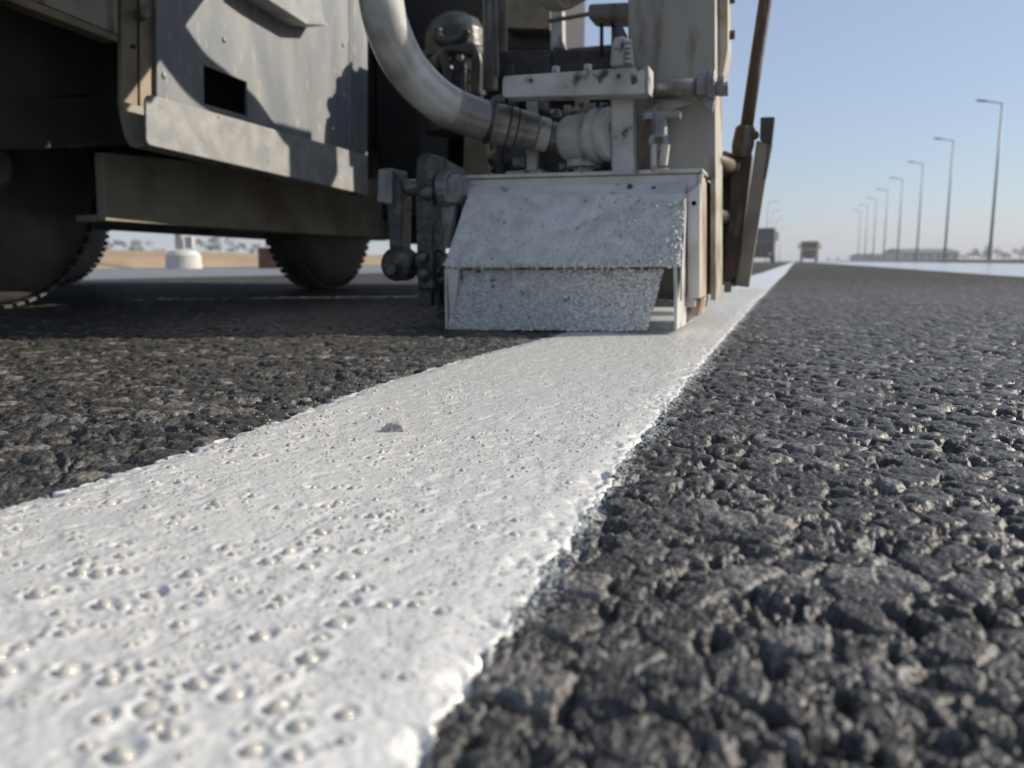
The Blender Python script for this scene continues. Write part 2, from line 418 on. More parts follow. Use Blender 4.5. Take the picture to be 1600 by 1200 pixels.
def road_relief(x, y):
    """height (m, about 0 at stone tops) and tone of the rolled stones in the new asphalt"""
    wx = x + .004 * (vnoise(x, y, .009, 51) - .5); wy = y + .004 * (vnoise(x, y, .009, 57) - .5)
    f1, f2, r, q, dx, dy = voronoi(wx, wy, .0150, 3)
    e = f2 - f1
    # rolled flat: neighbours mostly butt together, with small open pits scattered evenly along the joints
    n = .55 * vnoise(x * .8, y, .0085, 41) + .45 * vnoise(x, y, .0045, 43)
    gap = sstep(.50, .66, n)
    zb = -(.0012 + .0038 * gap) * (1 - sstep(.03, .14 + .24 * gap, e)) + .0009 * (r - .8) + .0010 * (dx * (q - .5) + dy * (r * 7 % 1 - .5)) - .0006 * f1 * f1
    g1, g2, rs, qs, sx, sy = voronoi(wx + 3.1, wy, .0068, 13)
    zs = -(.0009 + .0032 * gap) * (1 - sstep(.03, .14 + .30 * gap, g2 - g1)) + .0008 * (rs - .8) - .0032 * (qs < .05)
    z = np.where(q > .42, np.maximum(zb, zs - .0022), zs + .5 * np.minimum(zb, 0))
    z = z - .0024 * sstep(.66, .78, n)
    tone = np.where((q > .42) & (zb > zs - .0022), .20 + .42 * r * r + .28 * (r > .86), .2 + .42 * rs * rs + .25 * (rs > .9))
    h1, h2, rt, qt, _, _ = voronoi(wx, wy + 1.7, .0017, 23)
    z = z + .00044 * (sstep(0, .5, h2 - h1) - 1) + .00050 * (rt - .5)
    z = z + .0007 * (vnoise(x, y, .0050, 61) - .5) + .0003 * (vnoise(x, y, .0024, 63) - .5) + .0016 * (vnoise(x, y, .05, 67) - .5)
    return z + .0010, np.clip(tone + .5 * (rt - .5), 0, 1)

# edges of the line, read off the ground
_le = [onZ(u, v, .002) for u, v in ((0, 790), (250, 715), (440, 651), (580, 600), (720, 560), (862, 524))]
_re = [onZ(u, v, .002) for u, v in ((640, 1200), (735, 1050), (820, 930), (905, 810), (1000, 680), (1050, 622), (1100, 562), (1150, 505), (1190, 461))]
LE_Y = np.array([p.y for p in _le]); LE_X = np.array([p.x for p in _le])
RE_Y = np.array([p.y for p in _re]); RE_X = np.array([p.x for p in _re])
print('left edge', [(round(p.x, 3), round(p.y, 3)) for p in _le]); print('right edge', [(round(p.x, 3), round(p.y, 3)) for p in _re])
LX_FAR, RX_FAR = -.275, float(np.mean(RE_X[-3:]))
def left_edge(y): return np.where(y > 1.4, LX_FAR, np.interp(y, LE_Y, LE_X))
def right_edge(y):
    return np.where(y > 2.2, RX_FAR, np.interp(y, RE_Y, RE_X))

def grid_mesh(name, X, Y, Z, attrs, material, close=False, extra=None, extra_z=0.0):
    nr, nc = X.shape
    me = bpy.data.meshes.new(name)
    co = np.stack([X, Y, Z], -1).reshape(-1, 3).astype(np.float32)
    i = np.arange(nr - 1)[:, None]; j = np.arange(nc if close else nc - 1)[None, :]
    j2 = (j + 1) % nc
    q = np.stack(np.broadcast_arrays(i * nc + j, i * nc + j2, (i + 1) * nc + j2, (i + 1) * nc + j), -1).reshape(-1, 4).astype(np.int32)
    if extra is not None:
        k = len(co)
        co = np.concatenate([co, np.concatenate([extra, np.full((4, 1), extra_z)], 1).astype(np.float32)])
        q = np.concatenate([q, np.array([[k, k + 1, k + 2, k + 3]], dtype=np.int32)])
    me.vertices.add(len(co)); me.vertices.foreach_set('co', co.ravel())
    me.loops.add(q.size); me.loops.foreach_set('vertex_index', q.ravel())
    me.polygons.add(len(q)); me.polygons.foreach_set('loop_start', np.arange(0, q.size, 4, dtype=np.int32))
    me.update(calc_edges=True)
    me.polygons.foreach_set('use_smooth', np.ones(len(q), dtype=bool))
    for k, a in attrs.items():
        at = me.attributes.new(k, 'FLOAT', 'POINT')
        a = a.ravel().astype(np.float32)
        if extra is not None: a = np.concatenate([a, np.full(4, {'tone': .34, 'unresolved': 1.0}.get(k, 0.0), np.float32)])
        at.data.foreach_set('value', a)
    me.materials.append(M[material])
    o = bpy.data.objects.new(name, me); COL.objects.link(o)
    return o

def build_road():
    th = [math.radians(-82)]
    while th[-1] < math.radians(45): th.append(th[-1] + .0025)
    t2 = th[-1] + .04
    while t2 < math.radians(278 - .5): th.append(t2); t2 += .04
    th = np.array(th)
    rr = [.02, .05, .08, .105]
    while rr[-1] < 9: rr.append(rr[-1] * (1.0041 if rr[-1] < 2 else 1.006))
    R, T = np.meshgrid(np.array(rr), th, indexing='ij')
    X = R * np.sin(T); Y = R * np.cos(T)
    Z, tone = road_relief(X, Y)
    fade = 1 - sstep(3.0, 8.8, R)
    Z = Z * (.35 + .65 * (1 - sstep(1.2, 3.0, R))) * fade - .0135 * (1 - fade)
    tone = tone * fade + .34 * (1 - fade)
    ey = np.clip(Y, .02, 3)
    d1 = X - right_edge(ey); d2 = left_edge(ey) - X
    spray = np.where(d1 > -.02, np.exp(-np.clip(d1, 0, 1) / (.010 + .024 * vnoise(X, Y, .03, 91))) * .70, .62) * np.where(d2 > 0, 0, 1)
    spray = np.maximum(spray, np.where(d2 > -.02, np.exp(-np.clip(d2, 0, 1) / .012) * .42, 0)) * sstep(.10, .2, Y)
    # the rest of the carriageway, out to the horizon, belongs to the same sheet
    X = np.clip(X, -3.4, ROAD_R)
    far = np.array([[-3.4, -40], [ROAD_R, -40], [ROAD_R, 700], [-3.4, 700]])
    o = grid_mesh('asphalt_road', X, Y, Z, {'tone': tone, 'spray': spray, 'unresolved': sstep(.9, 5.0, R)}, 'asphalt', close=True, extra=far, extra_z=-.014)
    tag(o, kind='structure')
ROAD_R = 1.37
build_road()
def sheet(name, x0, x1, y0, y1, z, material):
    return tag(put(name, [(x0, y0, z), (x1, y0, z), (x1, y1, z), (x0, y1, z)], [[0, 1, 2, 3]], material), kind='structure')

# ---- the freshly laid white line, its beads and the chip lying on it
BEADS = []
def place_beads():
    tries = 0
    while len(BEADS) < 900 and tries < 20000:
        tries += 1
        y = .10 + 1.0 * random.random() ** 1.9
        lo, hi = float(left_edge(np.array(y))) + .008, float(right_edge(np.array(y))) - .013
        x = random.uniform(lo, hi)
        # beads lie in loose flocks
        if float(vnoise(np.array([x]), np.array([y]), .035, 131)[0]) < random.uniform(.05, .70): continue
        r = random.choice((.0009, .0012, .0015, .0018, .0023)) * max(.45, 1.12 - 1.5 * max(0, y - .16))
        if any((x - b[0]) ** 2 + (y - b[1]) ** 2 < (r + b[2]) ** 2 * 1.3 for b in BEADS): continue
        BEADS.append((x, y, r))
    BEADS.sort(key=lambda b: -b[2] / math.hypot(b[0], b[1]))
place_beads()

def line_relief(x, y, lo, hi):
    base = .0019 + .0008 * (vnoise(x, y, .04, 71) - .5) + .00035 * (vnoise(x, y, .011, 73) - .5) + .0002 * (vnoise(x, y, .0048, 79) - .5)
    z, _ = road_relief(x, y)
    wob = .0018 * (vnoise(x, y, .006, 83) - .5) + .0014 * (vnoise(x, y, .022, 87) - .5) + .0036 * (vnoise(x, y, .0028, 89) - .5)
    d = np.minimum(x - lo, hi - x) - .0045 + wob
    # towards its edges the coat thins and lies over the stones
    k = sstep(.0, .015, d)
    base = base * (.40 + .60 * k) + (.60 - .49 * k) * np.clip(z, -.0055, .0006)
    return base - .0045 * (1 - sstep(-.0011, .0003, d))

def build_line():
    ys = [.045]
    while ys[-1] < .14: ys.append(ys[-1] + .0007)
    while ys[-1] < 9.2: ys.append(ys[-1] * (1.0046 if ys[-1] < 2.5 else 1.02))
    ys = np.array(ys)
    t = np.linspace(0, 1, 215)
    Yg, Tg = np.meshgrid(ys, t, indexing='ij')
    lo = left_edge(Yg) - .004; hi = right_edge(Yg) + .004
    X = lo + (hi - lo) * Tg
    Z = line_relief(X, Yg, lo, hi)
    for (bx, by, r) in BEADS:                           # paint climbs a little against each bead
        i0, i1 = np.searchsorted(ys, by - .008), np.searchsorted(ys, by + .008)
        if i1 <= i0: continue
        sl = slice(i0, i1)
        d = np.sqrt((X[sl] - bx) ** 2 + (Yg[sl] - by) ** 2)
        Z[sl] += .0005 * np.exp(-((d - r * 1.75) / (.5 * r)) ** 2) - .0006 * np.exp(-((d - r * .95) / (.42 * r)) ** 2)
    Rg = np.sqrt(X * X + Yg * Yg)
    Z = Z - .0125 * sstep(3.0, 8.8, Rg)
    o = grid_mesh('white_line', X, Yg, Z, {}, 'line', extra=np.array([[LX_FAR, 9.1], [RX_FAR, 9.1], [RX_FAR, 600], [LX_FAR, 600]]), extra_z=-.0115)
    tag(o, kind='structure')
    WLOC[o] = Vector((0, 0, 0))
    # the beads big enough to tell apart
    bm = bmesh.new(); bmesh.ops.create_icosphere(bm, subdivisions=2, radius=1)
    for f in bm.faces: f.smooth = True
    bme = bpy.data.meshes.new('glass_bead'); bm.to_mesh(bme); bm.free(); bme.materials.append(M['bead'])
    bx = np.array([b[0] for b in BEADS]); by = np.array([b[1] for b in BEADS])
    bz = line_relief(bx, by, left_edge(by) - .004, right_edge(by) + .004)
    for k, (x, y, r) in enumerate(BEADS[:300]):
        b = bpy.data.objects.new('glass_bead', bme); COL.objects.link(b); b.parent = o
        b.location = (x, y, bz[k] - r * .44); b.scale = (r * 1.12, r * 1.12, r * .84)
        b.rotation_euler = (random.random() * 3, random.random() * 3, 0)
    # the fine ones, past counting: domes on the paint
    n = 42000
    y = .14 + 2.6 * rng.random(n) ** 1.15
    lo, hi = left_edge(y), right_edge(y)
    x = lo + .004 + (hi - lo - .006) * rng.random(n)
    keep = vnoise(x, y, .03, 133) > rng.random(n) * .9 - .15 - .5 * sstep(.4, .8, y)
    x, y = x[keep], y[keep]
    z = line_relief(x, y, left_edge(y) - .004, right_edge(y) + .004)
    r = (.00022 + .00045 * rng.random(len(x)) ** 2) * (1 + .35 * sstep(.5, 1.0, y))
    # strewn over the asphalt left of the line too
    m = 900
    yy = .35 + .75 * rng.random(m); xx = left_edge(yy) - .10 * rng.random(m) ** 2.2
    zz, _ = road_relief(xx, yy)
    x = np.concatenate([x, bx[300:], xx]); y = np.concatenate([y, by[300:], yy]); z = np.concatenate([z, bz[300:], zz])
    r = np.concatenate([r, np.array([b[2] for b in BEADS[300:]]), .0003 + .0005 * rng.random(m)])
    tv = np.array([(1, 0, 0), (0, 1, 0), (-1, 0, 0), (0, -1, 0), (0, 0, 1), (.72, .72, -.3)], float)[:5]
    tv[:4, :2] = tv[:4, :2] @ np.array([[.94, .34], [-.34, .94]]); tv[:4, 2] = -.1
    tf = np.array([[0, 1, 4], [1, 2, 4], [2, 3, 4], [3, 0, 4]])
    V = tv[None] * r[:, None, None] + np.stack([x, y, z + r * .25], -1)[:, None, :]
    F = tf[None] + (np.arange(len(x)) * len(tv))[:, None, None]
    me = bpy.data.meshes.new('bead_sprinkle')
    me.from_pydata(V.reshape(-1, 3).tolist(), [], F.reshape(-1, 3).tolist())
    me.polygons.foreach_set('use_smooth', [True] * len(me.polygons)); me.materials.append(M['bead'])
    g = bpy.data.objects.new('bead_sprinkle', me); COL.objects.link(g); g.parent = o; g['kind'] = 'stuff'
build_line()
cp = onZ(616, 668, .004)
bm_ = MB(); bm_.v = []; bm_.f = []
bm_.prism([cp + Vector(p) for p in ((-.0080, -.002, -.002), (-.001, -.0042, -.0025), (.0062, -.0014, -.002), (.0085, .0022, -.002), (-.0012, .0040, -.002))], (.0006, .0006, .0034))
for k in range(5, 10): bm_.v[k] = cp + (bm_.v[k] - cp) * .55 + Vector((0, 0, .0012 + .0012 * (k % 3 == 0)))
tag(bm_.put('stone_chip', 'stone', bevel=.0004), 'small pale stone chip lying alone on the fresh white line', 'stone')

sheet('terrain', -900, 900, -60, 900, -.40, 'soil')
sheet('pale_pavement', ROAD_R + .003, 9.5, -40, 700, -.010, 'pale_road')
sheet('grey_shoulder', -8.6, -3.403, -40, 700, -.010, 'old_road')
def bank(name, prof, y0, y1, material, n=60, amp=.05, seed=5):
    """a strip of ground with a profile across the road, a little uneven along it"""
    ys = np.linspace(0, 1, n) ** 2 * (y1 - y0) + y0
    xs = np.array([p[0] for p in prof]); zs = np.array([p[1] for p in prof])
    X, Y = np.meshgrid(xs, ys); Z = np.broadcast_to(zs, X.shape) + amp * (vnoise(X + 300, Y + 300, 3.0, seed) - .5) * np.array([0] + [1] * (len(prof) - 2) + [0.3])
    return tag(grid_mesh(name, X, Y, Z, {}, material), kind='structure')
bank('verge', [(9.5, -.012), (9.7, .12), (10.6, .20), (14, .15), (40, .0), (160, -.3)], -40, 700, 'dark_verge')
bank('field', [(-170, .35), (-60, .40), (-24, .36), (-14, .30), (-9.2, .10), (-8.6, -.012)], -40, 700, 'soil', amp=.10)

# ------------------------------------------------------------------ far things: lamp posts, trucks, sheds, trees
def lamp_post(x, y, label, face=-1, hgt=10.0, group='street lamps along the right side of the road'):
    t = empty('street_lamp', (x, y, .15), label, 'street lamp', group)
    MB().tube([(x, y, .15), (x, y, hgt)], [.105, .055], 10).put('pole', 'galv', t, smooth=True)
    MB().tube([(x, y, .12), (x, y, 1.2)], .14, 10).box(x - .22, x + .22, y - .22, y + .22, .10, .16).put('pole_base', 'galv', t)
    MB().tube([(x, y, hgt - .12), (x + face * .25, y, hgt + .02), (x + face * .95, y, hgt + .14)], .04, 8).put('arm', 'galv', t, smooth=True)
    hx = x + face * .85
    h = MB().prism([(hx, y - .12, hgt + .09), (hx + face * .65, y - .10, hgt + .19), (hx + face * .65, y + .10, hgt + .19), (hx, y + .12, hgt + .09)], (0, 0, .10)).put('lamp_head', 'galv', t, bevel=.02)
    MB().prism([(hx + face * .2, y - .08, hgt + .118), (hx + face * .6, y - .08, hgt + .178), (hx + face * .6, y + .08, hgt + .178), (hx + face * .2, y + .08, hgt + .118)], (0, 0, -.02)).put('lens', 'lamp_glass', h)
    return t
L0 = lamp_post(11.9, 61, 'tallest grey street lamp, nearest on the right side of the road')
names = ['second nearest grey street lamp on the right side, left of the tallest one',
         'third nearest grey street lamp on the right, rising over the long low shed',
         'fourth nearest grey street lamp on the right, by the left half of the shed',
         'fifth nearest street lamp on the right, faded by haze at the end of the shed',
         'sixth nearest street lamp on the right, pale in the haze',
         'seventh street lamp on the right, second from the far end of the row',
         'farthest and shortest looking street lamp of the right row, faintest in the haze']
for k, nm in enumerate(names):
    c = copy_tree(L0); c.location = (11.9, 61 + 17.2 * (k + 1), .15); c['label'] = nm
LL = lamp_post(-4.9, 150, 'nearest of the faint street lamps left of the truck on the line', face=1, group='faint street lamps on the left')
for k, nm in enumerate(['second of the faint street lamps beside the left truck',
                        'third of the faint street lamps on the left, between the two trucks',
                        'farthest faint street lamp on the left, close to the yellow truck']):
    c = copy_tree(LL); c.location = (-4.9, 150 + (26, 60, 120)[k], .15); c['label'] = nm

def truck(name, x, y, label, paint, w, hgt, tall_box, cat='truck'):
    z0 = -.01
    t = empty(name, (x, y, z0), label, cat, 'trucks far down the road')
    hw = w / 2; cz = hgt * .30
    ch = hgt * (.86 if tall_box else .97)
    # cab: side profile extruded across
    prof = [(y, cz), (y, cz + (ch - cz) * .45), (y + .22, ch), (y + 1.9, ch), (y + 1.9, cz)]
    MB().prism([(x - hw, a, b) for a, b in prof], (w, 0, 0)).put('cab', paint, t, bevel=.06)
    zb = cz + (ch - cz) * .50
    zt = ch - .14
    fy = lambda z: y + .22 * (z - (cz + (ch - cz) * .45)) / (ch - cz - (ch - cz) * .45)
    MB().prism([(x - hw * .9, fy(zb) - .012, zb), (x + hw * .9, fy(zb) - .012, zb), (x + hw * .84, fy(zt) - .012, zt), (x - hw * .84, fy(zt) - .012, zt)], (0, -.02, 0)).put('windscreen', 'glass', t)
    MB().box(x - hw * .72, x + hw * .72, y - .05, y - .002, cz + .12, cz + (ch - cz) * .36).put('grille', 'truck_dark', t, bevel=.02)
    bp = MB().box(x - hw, x + hw, y - .16, y + .3, z0 + .42, cz - .005).put('bumper', 'truck_dark', t, bevel=.05)
    for s in (-1, 1):
        MB().box(x + s * hw * .72 - .17, x + s * hw * .72 + .17, y - .19, y - .162, cz - .34, cz - .14).put('headlight', 'chrome', t, bevel=.02)
        m = MB().tube([(x + s * (hw - .02), y + .15, ch * .86), (x + s * (hw + .22), y + .05, ch * .86)], .03, 6).box(x + s * (hw + .2) - .09, x + s * (hw + .2) + .09, y + .0, y + .09, ch * .62, ch * .88)
        m.put('mirror', 'truck_dark', t)
        for wy in (y + .95, y + 4.6, y + 5.8):
            wh = MB().lathe((x + s * (hw - .32), wy, z0 + .50), (s, 0, 0), [(0, .30), (0, .46), (.05, .5), (.25, .5), (.30, .46), (.30, .28)], 20).put('wheel', 'tyre', t)
            MB().lathe((x + s * (hw - .02), wy, z0 + .50), (s, 0, 0), [(.0, .27), (.0, .12), (.03, .10)], 12).put('rim', 'rim', wh)
    bh = hgt if tall_box else hgt * .80
    MB().box(x - hw * .98, x + hw * .98, y + 2.05, y + 7.0, z0 + .95, bh).put('cargo_body', 'truck_bed', t, bevel=.03)
    MB().box(x - .45, x + .45, y + .3, y + 6.9, z0 + .55, z0 + .94).put('frame', 'truck_dark', t)
    return t
truck('truck', 1.75, 123, 'ochre yellow fronted truck far off at the end of the white line', 'truck_yellow', 2.35, 2.95, False)
truck('truck', -3.3, 86, 'red fronted lorry with dark windscreen half hidden behind the machine slat', 'truck_red', 2.5, 3.45, False)

def tree(x, y, hgt, label, group, z0=.0, seed=0, wid=1.0):
    r_ = random.Random(seed)
    t = empty('tree', (x, y, z0), label, 'tree', group)
    MB().tube([(x, y, z0 - .2), (x + .05 * hgt * r_.uniform(-1, 1), y, z0 + hgt * .35), (x + .08 * hgt * r_.uniform(-1, 1), y, z0 + hgt * .7)], [.05 * hgt * .5, .018 * hgt, .006 * hgt], 7).put('trunk', 'bark', t)
    mb = MB()
    lobes = [(r_.uniform(-.35, .35) * wid, r_.uniform(-.3, .3) * wid, r_.uniform(.42, .86), r_.uniform(.14, .26)) for _ in range(8)]
    for _ in range(520):
        lx, ly, lz, lr = r_.choice(lobes)
        d = Vector((r_.gauss(0, 1), r_.gauss(0, 1), r_.gauss(0, .8))).normalized() * lr * r_.random() ** .4
        p = Vector((x + (lx + d.x) * hgt, y + (ly + d.y) * hgt, z0 + (lz + d.z) * hgt))
        s = hgt * r_.uniform(.018, .04)
        a = Vector((r_.gauss(0, 1), r_.gauss(0, 1), r_.gauss(0, 1))).normalized(); b = a.orthogonal().normalized(); c = a.cross(b)
        o = len(mb.v); mb.v += [p - b * s, p + c * s * .6, p + b * s, p - c * s * .6]; mb.f.append([o, o + 1, o + 2, o + 3])
    mb.put('crown', 'leaf', t)
    return t
def far_at(u, z):                                         # ground point straight below a sight line, z metres ahead
    p = atz(u, 408, z); return p.x, p.y
T1 = tree(*far_at(1356, 205), 2.6, 'low dusty tree left of the long shed, far right background', 'trees on the horizon to the right', 0, 1)
right_trees = [(1330, 230, 2.0, 'small hazy bush furthest left of the right hand trees'),
               (1520, 150, 2.9, 'rounded tree just left of the tallest street lamp foot'),
               (1546, 150, 3.3, 'taller tree just right of the tallest street lamp foot'),
               (1567, 170, 2.6, 'squat tree between the tallest lamp and the picture edge'),
               (1596, 120, 2.7, 'dark tree cut by the right edge of the picture'),
               (1505, 190, 2.2, 'low tree at the right end of the long shed')]
for k, (u, z, hh, nm) in enumerate(right_trees):
    c = copy_tree(T1); c.location = (*far_at(u, z), -.05); s = hh / 2.6; c.scale = (s, s, s); c.rotation_euler.z = k * 1.3; c['label'] = nm
TL = tree(*far_at(170, 60), 1.35, 'leftmost round tree seen under the machine beyond the field', 'trees beyond the field on the left', .35, 4, 1.5)
right_trees_far = [(1294, 260, 1.6, 'tiny bush just right of the yellow fronted truck'), (1308, 300, 2.0, 'tiny pale tree in the open horizon right of the yellow truck'),
                   (1575, 260, 3.4, 'thin hazy tree behind the squat one near the right edge'), (1535, 240, 3.0, 'faint tree behind the foot of the tallest lamp')]
for k, (u, z, hh, nm) in enumerate(right_trees_far):
    c = copy_tree(T1); c.location = (*far_at(u, z), -.05); s = hh / 2.6; c.scale = (s, s, s); c.rotation_euler.z = k * 1.9; c['label'] = nm
left_trees = [(150, 72, 1.4, 'tree close to the rear tyre edge, under the machine'), (200, 66, 1.5, 'second tree from the rear tyre, under the machine'),
              (222, 75, 1.7, 'third tree from the rear tyre in the gap under the machine'), (247, 90, 1.2, 'low tree left of the white post, under the machine'),
              (322, 62, 1.5, 'tree just right of the white post base'), (343, 66, 1.8, 'tallest tree right of the white post, under the beam'),
              (366, 80, 1.7, 'bushy tree midway between the white post and the front tyre'), (388, 74, 1.3, 'small tree left of the reddish brown box'),
              (407, 85, 1.6, 'tree behind the reddish brown box by the front tyre')]
for k, (u, z, hh, nm) in enumerate(left_trees):
    c = copy_tree(TL); c.location = (*far_at(u, z), .33); s = hh / 1.35; c.scale = (s, s, s); c.rotation_euler.z = k * 2.1; c['label'] = nm

# long low shed and two lower ones at the horizon
def shed(name, u0, u1, z, h, label, nwin, roof_h, cat='building'):
    a = Vector((*far_at(u0, z), 0)); b = Vector((*far_at(u1, z), 0))
    ex = (b - a).normalized(); ey = Vector((-ex.y, ex.x, 0)); L_ = (b - a).length
    t = empty(name, (a + b) / 2 + Vector((0, 0, -.3)), label, cat, 'sheds at the horizon')
    up = Vector((0, 0, 1))
    q = lambda s, d, zz: a + ex * s + ey * d + up * zz
    MB().prism([q(0, 0, -.3), q(L_, 0, -.3), q(L_, 12, -.3), q(0, 12, -.3)], up * (h + .3)).put('wall', 'bld_wall', t)
    MB().prism([q(-.4, -.6, h + .01), q(-.4, 12.6, h + .01), q(-.4, 6, h + roof_h)], ex * (L_ + .8)).put('roof', 'bld_roof', t)
    for k in range(nwin):
        s = L_ * (k + .5) / nwin; w = L_ / nwin * .26
        f = MB().prism([q(s - w, -.05, h * .38), q(s + w, -.05, h * .38), q(s + w, -.05, h * .78), q(s - w, -.05, h * .78)], ey * .04).put('window', 'bld_wall', t)
        MB().prism([q(s - w * .88, -.08, h * .41), q(s + w * .88, -.08, h * .41), q(s + w * .88, -.08, h * .75), q(s - w * .88, -.08, h * .75)], ey * .025).put('pane', 'glass', f)
    return t
shed('shed', 1408, 1498, 240, 2.7, 'long pale shed with dark roof on the right horizon', 7, 1.1)
shed('shed', 1352, 1403, 270, 1.9, 'lower pale shed left of the long dark roofed one', 4, .7)

# lamp post foot in a concrete block and a reddish box, seen under the machine
bx_, by_ = far_at(287, 11.3)
t = empty('post', (bx_, by_, .05), 'white post standing in a pale concrete block beyond the pavement', 'post')
gx = Vector((CR.x, CR.y, 0)); gy = Vector((CF.x, CF.y, 0)); B0 = Vector((bx_, by_, -.02))
def gbox(c, w, d, z0, z1, taper=1.0):
    mb = MB(); mb.prism([c + gx * a * w / 2 + gy * b * d / 2 + Vector((0, 0, z0)) for a, b in ((-1, -1), (1, -1), (1, 1), (-1, 1))], (0, 0, z1 - z0))
    for k in range(4, 8): mb.v[k] = c + (mb.v[k] - c - Vector((0, 0, z1))) * taper + Vector((0, 0, z1))
    return mb
MB().lathe(B0, (0, 0, 1), [(0, .235), (.19, .23), (.25, .17)], 24).put('concrete_block', 'white_block', t)
MB().tube([B0 + gx * -.05 + Vector((0, 0, .27)), B0 + gx * -.06 + Vector((0, 0, 8))], [.05, .045], 12).put('pole', 'white_block', t, smooth=True)
gbox(B0 + gx * .10, .10, .10, .28, .44).put('junction_box', 'concrete', t, bevel=.01)
rx, ry = far_at(424, 11.6)
rb = gbox(Vector((rx, ry, -.02)), .30, .3, 0, .30, .94)
tag(rb.put('box', 'rust_box', bevel=.02), 'reddish brown box on the ground beside the front tyre gap', 'box')

# ------------------------------------------------------------------ the line marking machine
R = empty('line_marking_machine', (-1.9, 2.1, 0), 'big grey and tan road marking machine laying the white line', 'marking machine')
UP = Vector((0, 0, 1)); EX = Vector((1, 0, 0)); EY = Vector((0, 1, 0))

# ---- wheels
WR = .264
def wheel(x, y, w, side):
    t = .5
    W_ = MB()
    prof = [(0, .150), (0, .215), (.012, .246), (.03, WR - .006), (w - .03, WR - .006), (w - .012, .246), (w, .215), (w, .150)]
    W_.lathe((x, y, WR - .001), (-side, 0, 0), prof, 64)
    n = 58                                              # tread blocks round the shoulder
    for k in range(n):
        a = 2 * math.pi * k / n
        for j, (s0, s1) in enumerate(((.016, .055), (.062, w - .062), (w - .055, w - .016))):
            a0, a1 = a + (.5 * (j == 1)) * math.pi / n, a + (.5 * (j == 1)) * math.pi / n + 2 * math.pi / n * .62
            pts = []
            for s, ang in ((s0, a0), (s1, a0), (s1, a1), (s0, a1)):
                pts.append(Vector((x - side * s, y + math.cos(ang) * (WR - .006), WR - .001 + math.sin(ang) * (WR - .006))))
            am = (a0 + a1) / 2
            W_.prism(pts, Vector((0, math.cos(am), math.sin(am))) * .006)
    wh = W_.put('wheel', 'tyre', R)
    for p in wh.data.polygons: p.use_smooth = len(p.vertices) == 4 and p.index < 64 * 7
    MB().lathe((x - side * .012, y, WR), (-side, 0, 0), [(0, .152), (0, .132), (.035, .120), (.035, .06), (.02, .05), (.02, .0)], 40).put('rim', 'rim', wh, smooth=False)
    MB().lathe((x - side * .03, y, WR), (side, 0, 0), [(0, .046), (.035, .042), (.045, .03)], 20).put('hub', 'rim', wh)
    for k in range(5):
        a = 2 * math.pi * k / 5 + .3
        MB().hexa((x - side * .046, y + math.cos(a) * .082, WR + math.sin(a) * .082), (side, 0, 0), .009, .014).put('wheel_nut', 'worn_steel', wh)
    return wh
c1 = onX(-12, 282, -1.42); c2 = onX(528, 360, -1.43)
print('wheel centres', c1, c2)
wheel(-1.42, c1.y, .13, 1); wheel(-1.43, c2.y, .13, 1)
wheel(-2.75, c1.y, .13, -1); wheel(-2.75, c2.y, .13, -1)

# ---- chassis and body (dark, mostly unseen mass that shades the road)
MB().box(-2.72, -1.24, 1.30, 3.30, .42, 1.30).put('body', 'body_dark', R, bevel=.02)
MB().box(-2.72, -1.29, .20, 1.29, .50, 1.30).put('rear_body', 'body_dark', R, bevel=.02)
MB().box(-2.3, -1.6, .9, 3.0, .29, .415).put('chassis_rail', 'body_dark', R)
for y in (c1.y, c2.y):
    MB().tube([(-2.66, y, WR), (-1.50, y, WR)], .035, 10).put('axle', 'body_dark', R)
# drop belly between beam and ground
MB().prism([onX(300, 353, -1.45), onX(600, 376, -1.45), onX(640, 372, -1.45), onX(640, 330, -1.45), onX(300, 300, -1.45)], (-.4, 0, 0)).put('belly_plate', 'body_dark', R)
MB().blob(onX(322, 357, -1.5), .022, 2, 0, (1, 1.3, .6)).put('drain_plug', 'body_dark', R)

# ---- side beam (olive tan) under the panel
MB().prism([onX(160, 238, -1.22), onX(165, 345, -1.22), onX(616, 374, -1.22), onX(616, 285, -1.22)], (-.02, 0, 0)).put('side_beam', 'tan_beam', R, bevel=.002)
MB().prism([onX(165, 345.5, -1.22) + Vector((-.021, 0, 0)), onX(165, 345.5, -1.22) + Vector((-.07, 0, .0)), onX(616, 374.5, -1.22) + Vector((-.07, 0, 0)), onX(616, 374.5, -1.22) + Vector((-.021, 0, 0))], UP * .012).put('beam_flange', 'tan_dark', R)

# ---- slate grey side panel with its slot
PX = -1.10
p = lambda u, v: onX(u, v, PX)
def plate_with_hole(outer, inner, vec, name, material, parent):
    v = [*outer, *inner]; n = 4; v = v + [q + Vector(vec) for q in v]; f = []
    for i in range(4):
        j = (i + 1) % 4
        f += [[i, j, 4 + j, 4 + i], [8 + i, 12 + i, 12 + j, 8 + j], [i, 8 + i, 8 + j, j], [4 + i, 4 + j, 12 + j, 12 + i]]
    return put(name, v, f, material, parent)
TOPV = -420
panel = plate_with_hole([p(241, TOPV), p(246, 188), p(551, 276), p(549, TOPV + 60)], [p(318, 101), p(319, 162), p(387, 182), p(386, 128)], (-.006, 0, 0), 'side_panel', 'grey_panel', R)
MB().prism([p(270, 60) - EX * .13, p(270, 200) - EX * .13, p(480, 240) - EX * .13, p(480, 60) - EX * .13], (-.005, 0, 0)).put('slot_backing', 'body_dark', R)  # near-black sheet painted as the shade inside the slot
# the plate after it, set back and in the shade of the hose
q_ = lambda u, v: onX(u, v, -1.125)
MB().prism([q_(551, TOPV + 60), q_(551, 288), q_(574, 300), q_(574, TOPV + 60)], (-.006, 0, 0)).put('front_plate', 'grey_panel', R)
